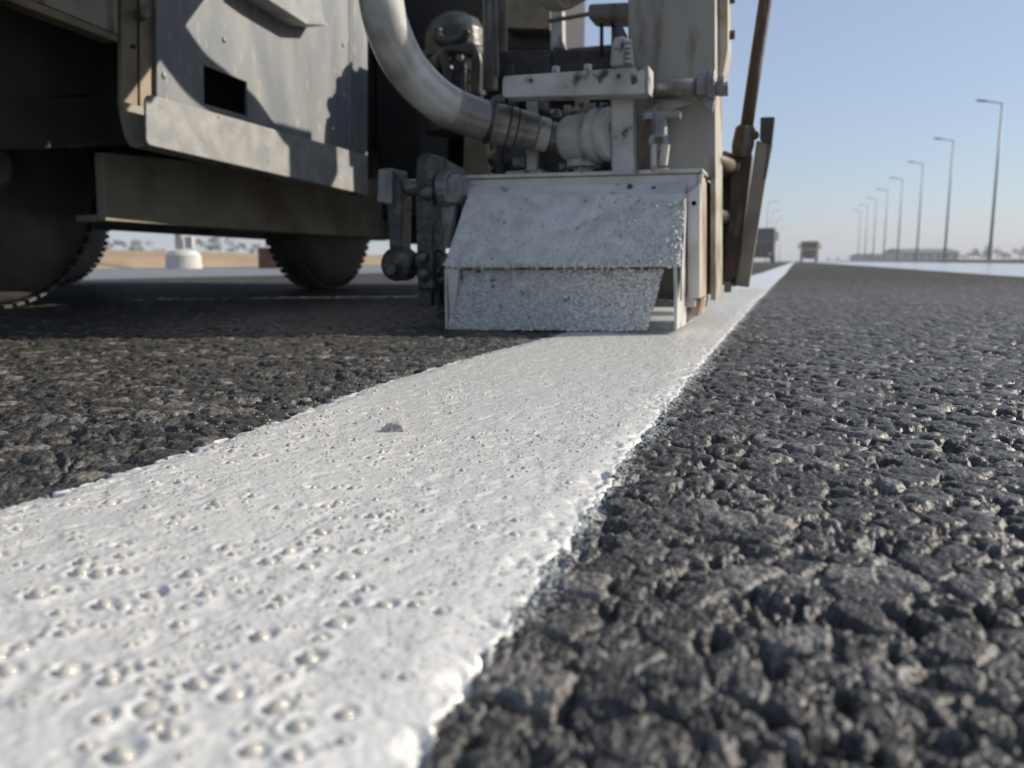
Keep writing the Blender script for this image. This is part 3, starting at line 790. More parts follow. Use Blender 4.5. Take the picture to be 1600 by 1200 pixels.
# step bracket high on the panel
k_ = lambda u, v: onX(u, v, -1.05)
MB().prism([k_(395, -20), k_(423, 2), k_(479, 38), k_(509, 40), k_(500, -10), k_(497, -40), k_(395, -60)], (-.0495, 0, 0)).put('step_bracket', 'grey_lip', R, bevel=.002)

for u, v in ((256, 118), (300, 178), (536, 70), (538, 150), (536, 232), (440, 214), (350, 62)):
    c = p(u, v)
    MB().lathe(c, (1, 0, 0), [(0, .006), (.002, .0058), (.0035, .0035)], 12).put('rivet', 'grey_lip', R, smooth=True)
# weld seam down the panel edge and a fold line
MB().tube(spline([p(546, v) + EX * .001 for v in (-60, 0, 60, 120, 180, 240, 268)], 3), .0022, 6).put('weld_seam', 'grey_lip', R, smooth=True)
# ---- the rolled gutter lip along the foot of the panel
lipX = -1.05
l_ = lambda u, v: onX(u, v, lipX)
a0, a1 = l_(229, 226), l_(575, 305)                     # lower edge
b0, b1 = l_(228, 146), l_(575, 243)                     # upper edge
def rounded(pts, r, n=5):
    out = []
    for i, c in enumerate(pts):
        a, b = pts[i - 1], pts[(i + 1) % len(pts)]
        da = (a - c).normalized(); db = (b - c).normalized()
        k = r[i]
        if k == 0: out.append(c); continue
        for j in range(n + 1):
            t = j / n; out.append((c + da * k) * (1 - t) ** 2 + c * 2 * t * (1 - t) + (c + db * k) * t * t)
    return out
MB().prism(rounded([a0, a1, b1, b0], [.012, 0, 0, .016]), (-.006, 0, 0)).put('lip_plate', 'grey_lip', R, bevel=.002)
# gutter floor: rises from the lip foot, curves up into the inner web
def gutter(y, dz):
    prof = [(lipX - .0065, .0), (lipX - .016, -.003), (lipX - .028, .001), (lipX - .037, .015), (lipX - .043, .04), (lipX - .044, .072)]
    return prof
sl = (a1.z - a0.z) / (a1.y - a0.y)
pr = gutter(0, 0); th_ = .004
for nm, prof, mt in (('gutter_floor', pr, 'tan'),):
    v = []; f = []
    ys = (a0.y - .004, a1.y)
    for y in ys:
        z0 = a0.z + (y - a0.y) * sl
        for (x, dz) in prof: v.append((x, y, z0 + dz + .001))
        for (x, dz) in reversed(prof): v.append((x - th_, y, z0 + dz - th_ * .6))
    n = len(prof) * 2
    for i in range(n):
        j = (i + 1) % n; f.append([i, j, n + j, n + i])
    f.append(list(range(n))); f.append(list(range(n, 2 * n)))
    put(nm, v, f, mt, R)
# corner post: two folded webs facing the rear corner
cw = lambda u, v: onX(u, v, -1.113)
MB().prism([cw(190, TOPV), cw(190, 165), cw(196, 195), cw(216, 200), cw(215, TOPV)], (-.01, 0, 0)).put('corner_post', 'tan_dark', R, bevel=.002)
MB().prism([cw(217, TOPV), cw(216, 170), cw(241, 172), cw(241, TOPV)], (.004, 0, 0)).put('corner_flange', 'tan_dark', R, bevel=.002)
bt = onX(216, 24, -1.106)
MB().hexa(bt, (1, -.25, .1), .011, .022).put('bolt', 'worn_steel', R, bevel=.001)
MB().hexa(onX(207, 73, -1.112), (1, 0, 0), .004, .006).put('bolt', 'black_metal', R)
# tan skirt over the rear wheel and the dark arch behind it
s_ = lambda u, v: onX(u, v, -1.10)
sk = MB().prism([s_(184, TOPV), s_(184, 53), s_(96, 17), s_(8, -16), s_(-160, -80), s_(-160, TOPV)], (-.008, 0, 0)).put('wheel_arch_skirt', 'tan', R)
MB().prism([s_(184, 54) , s_(96, 18), s_(8, -15), s_(-160, -79), s_(-160, -66), s_(8, -1), s_(96, 32), s_(185, 66)], (-.03, 0, 0)).put('skirt_hem', 'tan_dark', R, bevel=.002)
g_ = lambda u, v: onX(u, v, -1.215)
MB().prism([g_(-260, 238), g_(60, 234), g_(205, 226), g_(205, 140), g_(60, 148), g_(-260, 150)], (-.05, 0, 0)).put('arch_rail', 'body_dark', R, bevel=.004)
MB().prism([g_(-300, -150), g_(-300, 152), g_(214, 152), g_(214, -150)], (-.004, 0, 0)).put('arch_shade_plate', 'body_dark', R)  # near-black plate stands in for the shade of the arch recess

for u in (240, 330, 420, 510):
    c = onX(u, 262 + (u - 160) * .075, -1.22)
    MB().hexa(c, (1, 0, 0), .008, .007).put('bolt', 'tan_dark', R, bevel=.001)
# ---- dark gear behind the hose: block, castings, posts
MB().box(-1.20, -.40, 2.40, 3.1, .145, .70).put('engine_block', 'body_dark', R, bevel=.01)
MB().box(-1.235, -.80, 2.32, 3.2, .22, 1.25).put('engine_cover', 'body_dark', R, bevel=.01)
e_ = lambda u, v, d=0: onY(u, v, 1.62 + d)
MB().prism([onY(655, 172, 2.25), onY(655, 300, 2.25), onY(724, 300, 2.25), onY(724, 172, 2.25)], (0, .012, 0)).put('splash_plate', 'dark_plate', R)
MB().prism([e_(727, 172), e_(722, 285), e_(765, 285), e_(752, 172)], (0, .03, 0)).put('brown_post', 'tan_dark', R, bevel=.003)
# pump body: castings, rods and hoses
PY = 2.10
y_ = lambda u, v, d=0: onY(u, v, PY + d)
pb = MB()
pb.tube([y_(714, 210), y_(714, 92)], .084, 28).tube([y_(714, 96), y_(714, 82)], .092, 28).tube([y_(712, 82), y_(711, 52), y_(710, 36), y_(709, 24), y_(709, 19)], [.084, .080, .066, .036, .01], 28)
pb.put('pump_body', 'machine_grey', R, bevel=.004)
rib = MB()
for k in range(5): rib.lathe(y_(714, 120 + 16 * k), (0, 0, 1), [(-.004, .083), (-.002, .0875), (.002, .0875), (.004, .083)], 20)
rib.put('pump_ribs', 'machine_grey', R)
for (u0, v0, u1, v1, w) in ((744, 205, 744, 96, .014), (724, 76, 722, 44, .010), (722, 200, 724, 100, .008)):
    MB().tube([y_(u0, v0, -.08), y_(u1, v1, -.08)], w, 10).put('pump_rod', 'machine_grey', R, smooth=True)
for pts, w in ((((676, 44), (676, 56), (692, 66), (714, 60), (722, 46)), .014), (((690, 76), (688, 90), (694, 120), (698, 190)), .016),
               (((738, 150), (740, 100), (734, 78), (726, 70)), .012), (((674, 124), (680, 88), (704, 76), (734, 84)), .012)):
    MB().tube(spline([y_(u + 7, v, -.094) for u, v in pts], 6), w, 10).put('pump_hose', 'machine_grey', R, smooth=True)
for k in range(4):
    MB().hexa(y_(684 + 18 * k, 91, -.078), (0, -1, 0), .009, .012).put('bolt', 'worn_steel', R)
# grey upright with the sunlit edge
MB().tube([onY(766, 140, 1.42), onY(768, -160, 1.42)], .0135, 14).put('upright_pipe', 'worn_steel', R, smooth=True)
MB().tube([onY(776, 118, 1.40), onY(775, -160, 1.40)], .005, 8).put('guide_rod', 'worn_steel', R, smooth=True)
MB().prism([onY(777, 78, 1.44), onY(790, 80, 1.44), onY(791, -20, 1.44), onY(777, -20, 1.44)], (0, .01, 0)).put('angle_strip', 'tan', R)
# tan box at the top and the dark channel below it
MB().prism([onY(783, 44, 2.25), onY(858, 46, 2.25), onY(858, -10, 2.25), onY(840, -30, 2.25), onY(812, -30, 2.25), onY(783, -4, 2.25)], (0, .12, 0)).put('upper_tank', 'tan_dark', R, bevel=.004)
MB().prism([onY(786, 78, 2.31), onY(862, 78, 2.31), onY(862, 44, 2.31), onY(786, 44, 2.31)], (0, .1, 0)).put('tank_saddle', 'black_metal', R, bevel=.004)
MB().prism([onY(860, 74, 2.235), onY(880, 75, 2.235), onY(878, -12, 2.235), onY(860, -12, 2.235)], (0, .03, 0)).put('tank_edge', 'white_paint', R, bevel=.003)
MB().prism([onY(868, 75, 2.235), onY(884, 76, 2.235), onY(874, 52, 2.235)], (0, .02, 0)).put('gusset', 'rust_white', R)
MB().prism([onY(778, 78, 2.2), onY(778, 150, 2.2), onY(985, 150, 2.2), onY(985, 76, 2.2)], (0, .05, 0)).put('cross_channel', 'black_metal', R, bevel=.004)
MB().prism([onY(850, 84, 2.19), onY(850, 150, 2.19), onY(860, 150, 2.19), onY(860, 84, 2.19)], (0, .009, 0)).put('channel_web', 'machine_grey', R)
MB().prism([onY(918, 5, 1.50), onY(918, 29, 1.50), onY(985, 30, 1.50), onY(985, 2, 1.50)], (0, .06, 0)).put('sensor_box', 'tan', R, bevel=.006)
MB().tube([onY(858, 33, 1.52), onY(920, 22, 1.52)], .004, 8).put('sensor_stay', 'tan_dark', R, smooth=True)
for u in (940, 958):
    MB().tube([onY(u, 28, 1.53), onY(u, 90, 1.53)], .0035, 8).put('sensor_rod', 'black_metal', R, smooth=True)
# dark backing under the channel, behind the valve
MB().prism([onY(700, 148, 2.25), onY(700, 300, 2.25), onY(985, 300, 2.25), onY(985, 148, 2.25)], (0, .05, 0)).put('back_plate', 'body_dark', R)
bl = MB(); bl.blob(onY(800, 250, 1.45), .035, 2, .12, (1.3, .8, .9)).blob(onY(786, 235, 1.45), .02, 2, .1).blob(onY(812, 262, 1.44), .022, 2, .15)
bl.put('pump_casting', 'black_metal', R, smooth=True)

MB().box(-.27, -.16, 2.10, 2.24, .80, .93).put('hose_bracket', 'body_dark', R, bevel=.004)
# thin wall added behind the column, mostly hidden, stepped to shade road and wheel
MB().prism([(-.175, 1.195, .13), (-.177, 1.195, .93), (-.197, 1.63, .93), (-.197, 1.63, .79), (-.225, 2.30, .79), (-.225, 2.30, .13)], EX * .02).put('shade_wall', 'tan_dark', R)
# unseen hose added to shadow the panel; platform added to shade the rear arch
MB().tube(spline([(-1.23, 1.42, 1.16), (-1.0, 1.42, 1.15), (-.72, 1.47, 1.05), (-.58, 1.56, .89), (-.55, 1.66, .81), (-.55, 1.75, .775), (-.55, 1.83, .745), (-.552, 1.885, .705), (-.545, 1.925, .70), (-.50, 1.955, .728), (-.36, 2.04, .82), (-.21, 2.13, .915)], 8), .040, 24).put('shadow_hose', 'hose', R, smooth=True)
MB().box(-1.235, -.48, .20, 1.51, .72, .76).put('shade_platform', 'body_dark', R, bevel=.004)

# ---- tan column behind the shoe box
CYc = 1.155
c_ = lambda u, v: onY(u, v, CYc)
MB().prism([c_(984, -560), c_(980, 276), c_(1118, 276), c_(1116, -560)], (0, .012, 0)).put('column_plate', 'tan', R, bevel=.0015)
MB().prism([c_(984, -560) + EY * .0125, c_(980, 276) + EY * .0125, c_(990, 276) + EY * .0125, c_(994, -560) + EY * .0125], (0, .10, 0)).put('column_side', 'tan', R)
sd = MB().prism([c_(1107, -560) + EY * .0125, c_(1109, 470) + EY * .0125, c_(1117, 470) + EY * .0125, c_(1115, -560) + EY * .0125], (0, .11, 0)).put('column_side', 'rust_white', R)
MB().prism([c_(1040, 262), c_(1040, 470), c_(1119, 470), c_(1119, 262)], (0, .011, 0)).put('column_foot', 'tan_dark', R) if False else None
# pale flange strip with bolts on the sunlit edge
MB().prism([c_(1118.5, -560) + EY * .05, c_(1116, 105) + EY * .05, c_(1124, 112) + EY * .05, c_(1133, 60) + EY * .05, c_(1133, -560) + EY * .05], (0, .06, 0)).put('flange_strip', 'rust_white', R, bevel=.002)
for v in (30, -30, -90):
    MB().hexa(c_(1133, v) + EY * .08, (1, 0, 0), .006, .007).put('bolt', 'brown_bar', R)

# ---- white frame: cross bar, post, thin post, side pipe
F1 = 1.075
f_ = lambda u, v, y=F1: onY(u, v, y)
MB().prism(rounded([f_(785, 119), f_(785, 152), f_(1008, 146), f_(1008, 104)], [.006, .006, .003, .003], 3), (0, .034, 0)).put('cross_bar', 'white_paint', R, bevel=.002)
MB().prism([f_(1008.5, 103), f_(1008.5, 147), f_(1014, 146.5), f_(1014, 102.5)], (0, .036, 0)).put('bar_end_cap', 'white_paint', R, bevel=.0015)
for u, v in ((868, 112), (918, 109)):
    MB().hexa(f_(u, v, F1 + .017) - UP * .004, (0, .2, 1), .006, .010).put('bolt', 'white_paint', R)
for u, v in ((830, 126), (902, 121), (967, 119)):
    MB().hexa(f_(u, v, F1 - .001), (0, -1, 0), .0028, .003).put('bolt', 'brown_bar', R)
F2 = 1.112
MB().prism([f_(953, 145.8, F2), f_(955, 274, F2), f_(990, 274, F2), f_(989, 145, F2)], (0, .028, 0)).put('post', 'white_paint', R, bevel=.003)
MB().prism([f_(952, 104, F2), f_(989, 102, F2), f_(984, 66, F2), f_(976, 56, F2), f_(968, 52, F2), f_(958, 58, F2), f_(955, 70, F2)], (0, .02, 0)).put('post_head', 'white_paint', R, bevel=.004)
MB().tube([f_(968, 60, F2 + .01), f_(966, 40, F2 + .01)], [.011, .005], 10).put('post_tip', 'black_metal', R)
st = MB()
for k in range(5): st.lathe(f_(981, 100 - 8 * k, F2 - .002), (0, 0, 1), [(0, .0045), (.0022, .006), (.0044, .0045)], 10)
st.put('threaded_stud', 'white_paint', R)
MB().prism([f_(822, 152, 1.16), f_(822, 276, 1.16), f_(838, 276, 1.16), f_(838, 152, 1.16)], (0, .012, 0)).put('thin_post', 'white_paint', R, bevel=.001)
MB().prism([f_(790, 268, 1.15), f_(790, 279, 1.15), f_(846, 277, 1.15), f_(846, 264, 1.15)], (0, .03, 0)).put('foot_plate', 'white_paint', R, bevel=.001)
pipe = MB().tube([f_(1012, 142, 1.125), f_(1095, 136, 1.125)], .0115, 18).put('side_pipe', 'pipe_steel', R, smooth=True)
MB().lathe(f_(1090, 136.5, 1.125), (1, 0, 0), [(0, .016), (.012, .016), (.014, .021), (.022, .021), (.024, .012), (.034, .012)], 6).put('pipe_nut', 'worn_steel', R, bevel=.001)
MB().prism([f_(1096, 112, 1.12), f_(1096, 166, 1.12), f_(1114, 176, 1.12), f_(1119, 130, 1.12), f_(1112, 112, 1.12)], (0, .008, 0)).put('pipe_clamp', 'worn_steel', R, bevel=.002)
MB().hexa(f_(1122, 140, 1.125), (1, 0, 0), .009, .013).put('pipe_bolt', 'worn_steel', R, bevel=.001)
MB().prism([f_(1040, 154, 1.13), f_(1004, 176, 1.13), f_(1004, 190, 1.13), f_(1080, 160, 1.13)], (0, .008, 0)).put('stay', 'tan', R)
# eye bolt with hook standing on the box
eb = MB().tube([f_(1030, 178, 1.12), f_(1030, 216, 1.12)], .011, 12)
eb.box(*(lambda c: (c.x - .022, c.x + .024, c.y - .008, c.y + .012, c.z - .005, c.z + .004))(f_(1034, 180, 1.12)))
eb.put('eye_bolt', 'worn_steel', R, bevel=.001)
MB().lathe(f_(1029, 222, 1.115), (.2, -1, .2), [(-.004, .006), (-.004, .013), (.004, .013), (.004, .006)], 16, close=True).put('eye_ring', 'worn_steel', R)
MB().tube(spline([f_(1022, 226, 1.11), f_(1022, 262, 1.11), f_(1028, 268, 1.11), f_(1044, 268, 1.11)], 4), .0045, 8).tube([f_(1040, 226, 1.11), f_(1036, 258, 1.11)], .006, 8).put('hook', 'white_paint', R)

# ---- valve and big white hose
V0 = f_(905, 216, 1.145)
ax = Vector((1, -.35, 0)).normalized()
vb = MB().lathe(V0 - ax * .022, ax, [(0, .022), (.003, .030), (.010, .033), (.036, .033), (.040, .028), (.046, .028)], 28)
vb.put('valve_body', 'white_paint', R, bevel=.001)
MB().lathe(V0 + ax * .028, ax, [(0, .037), (.010, .037), (.012, .032), (.018, .032), (.019, .036), (.030, .036)], 28).put('valve_flange', 'white_paint', R, bevel=.001)
MB().tube([V0 + ax * .008 - UP * .026, V0 + ax * .008 - UP * .060], .014, 14).lathe(V0 + ax * .008 - UP * .040, UP, [(0, .023), (.010, .023)], 24).put('outlet_flange', 'white_paint', R, bevel=.001)
MB().tube([V0 + ax * .004 + UP * .030, V0 + ax * .004 + UP * .052], .010, 12).lathe(V0 + UP * .034, UP, [(0, .018), (.006, .018)], 6).put('valve_stem', 'white_paint', R, bevel=.001)
for dz, dx in ((.034, -.02), (.032, .02)):
    MB().hexa(V0 + ax * dx + UP * dz, UP, .006, .012).put('bolt', 'white_paint', R)
HOSE = [(590, -200, .99), (588, -100, .985), (592, -30, .99), (606, 45, 1.01), (640, 112, 1.05), (690, 160, 1.09), (738, 182, 1.12), (766, 191, 1.135)]
hp = [atz(u, v, z) for u, v, z in HOSE]
# above the picture the hose swings back over the machine side
hup = [Vector((-.98, .95, 1.02)), Vector((-.90, .93, .92)), Vector((-.74, .90, .76))]
hs = spline(hup + hp, 10)
MB().tube(hs[:-17], .0275, 28).put('hose', 'hose', R, smooth=True)
hb = MB(); body = hs[-18:]
rr_ = []
pts_ = []
for i in range(len(body) - 1):
    for k in range(4):
        pts_.append(body[i].lerp(body[i + 1], k / 4)); rr_.append(.0268 + .0007 * ((len(pts_) % 4) < 2))
hb.tube(pts_, rr_, 28).put('hose_end', 'hose_brown', R, smooth=True)
hd = (hp[-1] - hp[-2]).normalized()
cst = hp[-1]
cdir = (V0 - ax * .022 - cst); clen = cdir.length; cdir.normalize()
def ring(t0, t1, r0, r1, nm, mt):
    MB().lathe(cst + cdir * (clen * t0), cdir, [(0, r0 * .94), (.0015, r0), (clen * (t1 - t0) - .0015, r1), (clen * (t1 - t0), r1 * .94)], 28).put(nm, mt, R, smooth=False)
ring(-.06, .02, .0300, .0300, 'clamp_band', 'black_metal')
ring(.02, .22, .0285, .0275, 'hose_coupling', 'pipe_steel')
ring(.225, .33, .0272, .0272, 'hose_coupling', 'pipe_steel')
ring(.335, .60, .0265, .0245, 'hose_coupling', 'pipe_steel')
ring(.605, .76, .0235, .0230, 'hose_coupling', 'white_paint')
ring(.765, 1.0, .0200, .0200, 'hose_nipple', 'pipe_steel')
MB().hexa(cst + UP * .029 + cdir * .004, (1, 0, .2), .006, .016).put('clamp_screw', 'worn_steel', R)
MB().hexa(cst + UP * .030 + cdir * .028, UP, .003, .008).put('clamp_screw', 'worn_steel', R)

for pts, w, mt in ((((800, 100), (806, 150), (792, 215), (770, 270)), .0045, 'black_metal'), (((850, 120), (858, 165), (846, 220), (856, 268)), .0035, 'black_metal'),
                   (((940, 150), (932, 168), (946, 190), (940, 240), (948, 270)), .004, 'black_metal'), (((1000, 190), (1012, 215), (1004, 250), (1014, 270)), .003, 'pipe_steel'),
                   (((776, 160), (770, 190), (782, 240), (778, 274)), .006, 'grease')):
    MB().tube(spline([onY(u, v, 1.19 + .02 * (u < 900)) for u, v in pts], 6), w, 8).put('cable', mt, R, smooth=True)
for u, v, w_, h_, mt in ((842, 158, 10, 14, 'worn_steel'), (858, 170, 16, 10, 'white_paint'), (936, 160, 12, 10, 'white_paint'), (872, 254, 12, 12, 'worn_steel'), (944, 246, 14, 18, 'grease'), (800, 246, 14, 14, 'worn_steel')):
    MB().prism([onY(u, v, 1.17), onY(u, v + h_, 1.17), onY(u + w_, v + h_, 1.17), onY(u + w_, v, 1.17)], (0, .018, 0)).put('fitting', mt, R, bevel=.002)

# ---- the shoe box that lays the paint
BX = MB()
back = BX.prism([onB(722, 281, .09), onB(716, 480, .09), onB(1086, 480, .09), onB(1098, 271, .09)], BN * .010).put('shoe_box', 'box_smooth', R, bevel=.001)
def bpart(name, pts, vec, material, **k): return MB().prism(pts, vec).put(name, material, back, **k)
bpart('top_plate', [onB(722, 279.5, .085), onB(1098, 269.5, .085), onB(1098, 269.5, .085) + BN * .11, onB(722, 279.5, .085) + BN * .11], UP * .005, 'white_paint', bevel=.001)
# sloping hood, a real sheet with thickness
h0, h1, h2, h3 = onB(731, 304, .075), onB(1069, 303, .075), onB(1062, 414, 0), onB(693, 417, 0)
hn = (h1 - h0).cross(h3 - h0).normalized()
if hn.z < 0: hn = -hn
hood = bpart('hood', rounded([h0, h1, h2, h3], [.01, .004, .003, .006], 3), -hn * .004, 'box_paint', bevel=.001)
# hood flank on the right and the upper shelf
bpart('hood_cheek', [onB(1062.5, 414, .001), onB(1069, 303, .075), onB(1069, 303, .075) + BN * .012, onB(1062.5, 470, .012)], BR * .0025, 'white_paint')
bpart('shelf', [onB(728, 292, .0885), onB(1072, 285, .0885), onB(1069.5, 304, .0755), onB(730, 305, .0755)], -UP * .003, 'box_smooth')
# side plates: edges seen from the front, running back
for nm, u0, u1, mt in (('side_plate', 694, 699, 'white_paint'), ('side_plate', 1052, 1058.5, 'white_paint')):
    a, b, c, d = onB(u0, 418.5, .002), onB(u1, 418.5, .002), onB(u1 - .5, 515, .002), onB(u0 + 1.5, 515, .002)
    bpart(nm, [a, b, c, d], BN * .17, mt, bevel=.0008)
bpart('side_plate', [onB(1066, 310, .06), onB(1069.5, 310, .06), onB(1062, 512, .03), onB(1059.6, 512, .03)], BN * .11, 'white_paint')
bpart('inner_lining', [onB(699.5, 419, .003), onB(717, 420, .003), onB(712, 470, .003), onB(703, 514, .003)], BN * .004, 'box_smooth')
# hanging flap, bottom towards us
g0, g1, g2, g3 = onB(716, 421, .014), onB(1037, 421, .014), onB(1011, 517, .003), onB(700, 515, .003)
gn = (g1 - g0).cross(g3 - g0).normalized()
if gn.y < 0: gn = -gn
flap = bpart('flap', [g0, g1, g2, g3], gn * .003, 'flap_paint', bevel=.0008)
bpart('throat', [onB(1020, 416, .10), onB(1056, 416, .10), onB(1056, 470, .10), onB(1020, 470, .10)], BN * .003, 'box_smooth')
bpart('scraper', [onB(1018, 466, .055), onB(1055, 468, .055), onB(1055, 472, .055), onB(1017, 470, .055)], BN * .04, 'box_smooth')
# right hand frame column, its sunlit rusty flank and feet
bpart('frame_column', [onB(1073, 303, .082), onB(1094, 286, .082), onB(1093, 466, .082), onB(1075, 466, .082)], BN * .0075, 'box_smooth', bevel=.001)
bpart('frame_flank', [onB(1094.5, 272, .088), onB(1094.5, 466, .088), onB(1089, 466, .088), onB(1089, 272, .088)], BN * .14, 'rust_flank', bevel=.001)
bpart('frame_foot', [onB(1078, 467, .10), onB(1097, 467, .10), onB(1091, 494, .10), onB(1080, 494, .10)], BN * .09, 'rust_flank', bevel=.001)
bpart('frame_foot', [onB(1064, 440, .085), onB(1072, 440, .085), onB(1070, 500, .085), onB(1064, 500, .085)], BN * .02, 'box_smooth', bevel=.001)
for u, v in ((985, 292), (1022, 296), (1085, 318), (1060, 310)):
    c = onB(u, v, .087)
    MB().hexa(c, -BN, .004, .005).put('bolt', 'black_metal', back, bevel=.0005)
dr = MB()
r_ = random.Random(9)
for k in range(15):                                     # paint drips hanging from the hood edge and the frame
    u = r_.uniform(705, 1055); c = onB(u, 415 - (u - 693) * .004, -.001)
    L_ = r_.uniform(.002, .008)
    dr.tube([c, c - UP * L_ * .6, c - UP * L_], [.0016, .0011, .0013], 7)
dr.put('paint_drip', 'crust', back, smooth=True)
# crust of beads thrown against hood and flap
def crust(parent, p00, p10, p11, p01, nrm, n, dens, seed):
    r_ = random.Random(seed); bm = bmesh.new(); bmesh.ops.create_icosphere(bm, subdivisions=1, radius=1)
    tv = [v.co.copy() for v in bm.verts]; tf = [[v.index for v in f.verts] for f in bm.faces]; bm.free()
    V = []; F = []
    for _ in range(n):
        s, t = r_.random(), r_.random()
        if r_.random() > dens(s, t): continue
        p = (p00 * (1 - s) + p10 * s) * (1 - t) + (p01 * (1 - s) + p11 * s) * t
        k = r_.uniform(.0007, .0022) * (1 + .6 * (s > .55) * r_.random()); o = len(V)
        V += [p + nrm * k * .2 + v * k for v in tv]; F += [[o + i for i in f] for f in tf]
    o = put('bead_crust', V, F, 'crust', parent, smooth=True); o['kind'] = 'stuff'
crust(flap, g0, g1, g2, g3, -gn, 5200, lambda s, t: .35 + .65 * max(s, t) if s < .985 else 1, 3)
crust(hood, h0, h1, h2, h3, hn, 3800, lambda s, t: .05 + .35 * t * t + .9 * max(0, s - .55) * 2 * t, 4)
crust(hood, onB(693, 413, 0), onB(1062, 410, 0), onB(1062, 417, 0), onB(693, 419, 0), -BN, 190, lambda s, t: 1, 5)

# ---- greasy linkage left of the box
g = lambda u, v, d=.06: onB(u, v, d)
MB().prism([g(590, 264), g(588, 317), g(612, 320), g(613, 262)], BN * .05).put('link_block', 'worn_steel', R, bevel=.003)
MB().prism([g(604, 319, .065), g(608, 396, .065), g(626, 396, .065), g(628, 290, .065), g(618, 268, .065)], BN * .035).put('link_arm', 'grease', R, bevel=.003)
MB().lathe(g(616, 413, .05), BN, [(0, .014), (.004, .024), (.036, .024), (.040, .014)], 18).put('link_eye', 'grease', R, bevel=.002)
MB().hexa(g(614, 420, .045), -BN, .009, .008).put('bolt', 'grease', R, bevel=.001)
MB().tube([g(615, 293, .08), g(720, 291, .08)], .011, 14).put('pivot_pin', 'worn_steel', R, smooth=True)
MB().tube([g(616, 411, .075), g(715, 409, .075)], .012, 14).put('pivot_pin', 'grease', R, smooth=True)
MB().prism(rounded([g(650, 242, .045), g(648, 300, .045), g(652, 455, .045), g(676, 452, .045), g(674, 300, .045), g(676, 238, .045)], [.012, 0, 0, 0, 0, .008], 4), BN * .05).put('main_link', 'grease', R, bevel=.003)
MB().prism([g(677, 241, .05), g(676.5, 262, .05), g(718, 272, .14), g(718, 262, .14)], BN * .02).put('link_web', 'worn_steel', R, bevel=.002)
MB().prism([g(653, 456, .06), g(654, 478, .06), g(674, 478, .06), g(674, 454, .06)], BN * .03).put('link_foot', 'black_metal', R, bevel=.002)
MB().lathe(g(686, 296, .07), BR, [(0, .016), (.003, .024), (.018, .024), (.020, .018)], 16).put('knuckle', 'worn_steel', R, bevel=.002)
MB().prism(rounded([g(695, 282, .055), g(694, 318, .055), g(712, 318, .055), g(722, 300, .055), g(720, 278, .055), g(708, 268, .055)], [.004] * 6, 2), BN * .03).put('knuckle_plate', 'worn_steel', R, bevel=.003)
MB().prism([g(688, 320, .07), g(692, 388, .07), g(700, 388, .07), g(712, 318, .07)], BN * .012).put('link_strut', 'worn_steel', R, bevel=.001)
for u, v, r in ((660, 402, .010), (662, 428, .011), (684, 400, .010), (682, 424, .012), (690, 438, .009), (666, 300, .011)):
    MB().blob(g(u, v, .042 if u < 676 else .07), r, 2, .18).put('grease_lump', 'grease', R, smooth=True)
MB().tube([g(682, 440, .07), g(683, 496, .07)], .0035, 8).tube([g(676, 488, .07), g(692, 488, .07)], .003, 8).put('skid_rod', 'grease', R)
MB().prism([g(684, 450, .10), g(684, 500, .10), g(694, 500, .10), g(694, 450, .10)], BN * .02).put('skid_plate', 'black_metal', R)

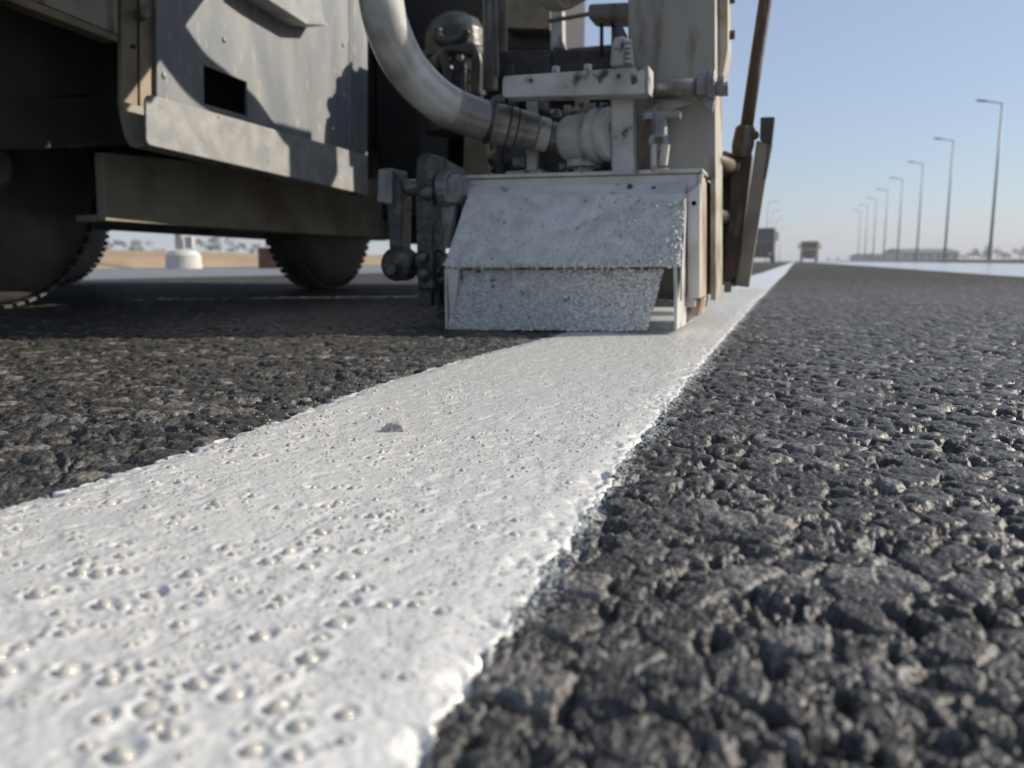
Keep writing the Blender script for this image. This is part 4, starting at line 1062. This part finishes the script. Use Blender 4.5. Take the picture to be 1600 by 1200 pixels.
# ---- right hand guide arms
A1 = 1.42
ar = lambda u, v, d=0: onY(u, v, A1 + d)
MB().tube([ar(1164, 216), ar(1181, 100), ar(1196, 0), ar(1240, -300)], .0105, 12).put('guide_pole', 'brown_bar', R, smooth=True)
MB().lathe(ar(1158, 246), ar(1164, 205) - ar(1158, 246), [(0, .015), (.02, .018), (.045, .016), (.05, .012)], 14).put('pole_socket', 'brown_bar', R)
MB().prism([ar(1146, 232, .02), ar(1128, 446, .02), ar(1153, 446, .02), ar(1176, 240, .02)], (0, .03, 0)).put('guide_arm', 'brown_bar', R, bevel=.003)
MB().prism([ar(1120, 258, .05), ar(1110, 440, .05), ar(1134, 440, .05), ar(1146, 252, .05), ar(1132, 248, .05)], (0, .04, 0)).put('guide_arm', 'black_metal', R, bevel=.004)
MB().blob(ar(1132, 258, .03), .020, 2, .1, (1, 1, 1.1)).put('arm_pivot', 'brown_bar', R, smooth=True)
MB().prism([ar(1188, 183), ar(1187, 218), ar(1206, 226), ar(1211, 182)], (0, .022, 0)).put('slat_cap', 'machine_grey', R, bevel=.002)
MB().prism([ar(1182, 219, .004), ar(1150, 447, .004), ar(1170, 449, .004), ar(1205, 226, .004)], (0, .014, 0)).put('guide_slat', 'olive_bar', R, bevel=.002)
MB().prism([ar(1198, 226, .004), ar(1193, 280, .004), ar(1197, 278, .004), ar(1207, 226, .004)], (0, .014, 0)).put('slat_edge', 'olive_bar', R)
MB().hexa(ar(1180, 212, -.001), (0, -1, 0), .007, .010).put('bolt', 'brown_bar', R)
for u0, u1, v0, v1, d in ((1131, 1142, 440, 457, .015), (1112, 1120, 430, 462, .03), (1144, 1150, 432, 448, .02)):
    MB().prism([ar(u0, v0, d), ar(u0, v1, d), ar(u1, v1, d), ar(u1, v0, d)], (0, .02, 0)).put('arm_foot', 'olive_bar', R, bevel=.001)
MB().tube([c_(1100, 240) + EY * .06, ar(1150, 262, .05)], .012, 10).put('arm_carrier', 'brown_bar', R, smooth=True)
MB().tube([c_(1100, 330) + EY * .06, ar(1135, 340, .06)], .012, 10).put('arm_carrier', 'black_metal', R, smooth=True)

# ------------------------------------------------------------------ haze over the plain
hz = MB().box(-1000, 1000, -100, 1000, -1.6, 13.5)
hm = bpy.data.materials.new('haze'); hm.use_nodes = True
hn_ = hm.node_tree; hn_.nodes.remove(hn_.nodes['Principled BSDF'])
pv = hn_.nodes.new('ShaderNodeVolumePrincipled')
pv.inputs['Color'].default_value = (0.93, 0.95, 1.0, 1); pv.inputs['Density'].default_value = 0.0012
hn_.links.new(pv.outputs['Volume'], hn_.nodes['Material Output'].inputs['Volume'])
tag(hz.put('haze', hm), kind='stuff')
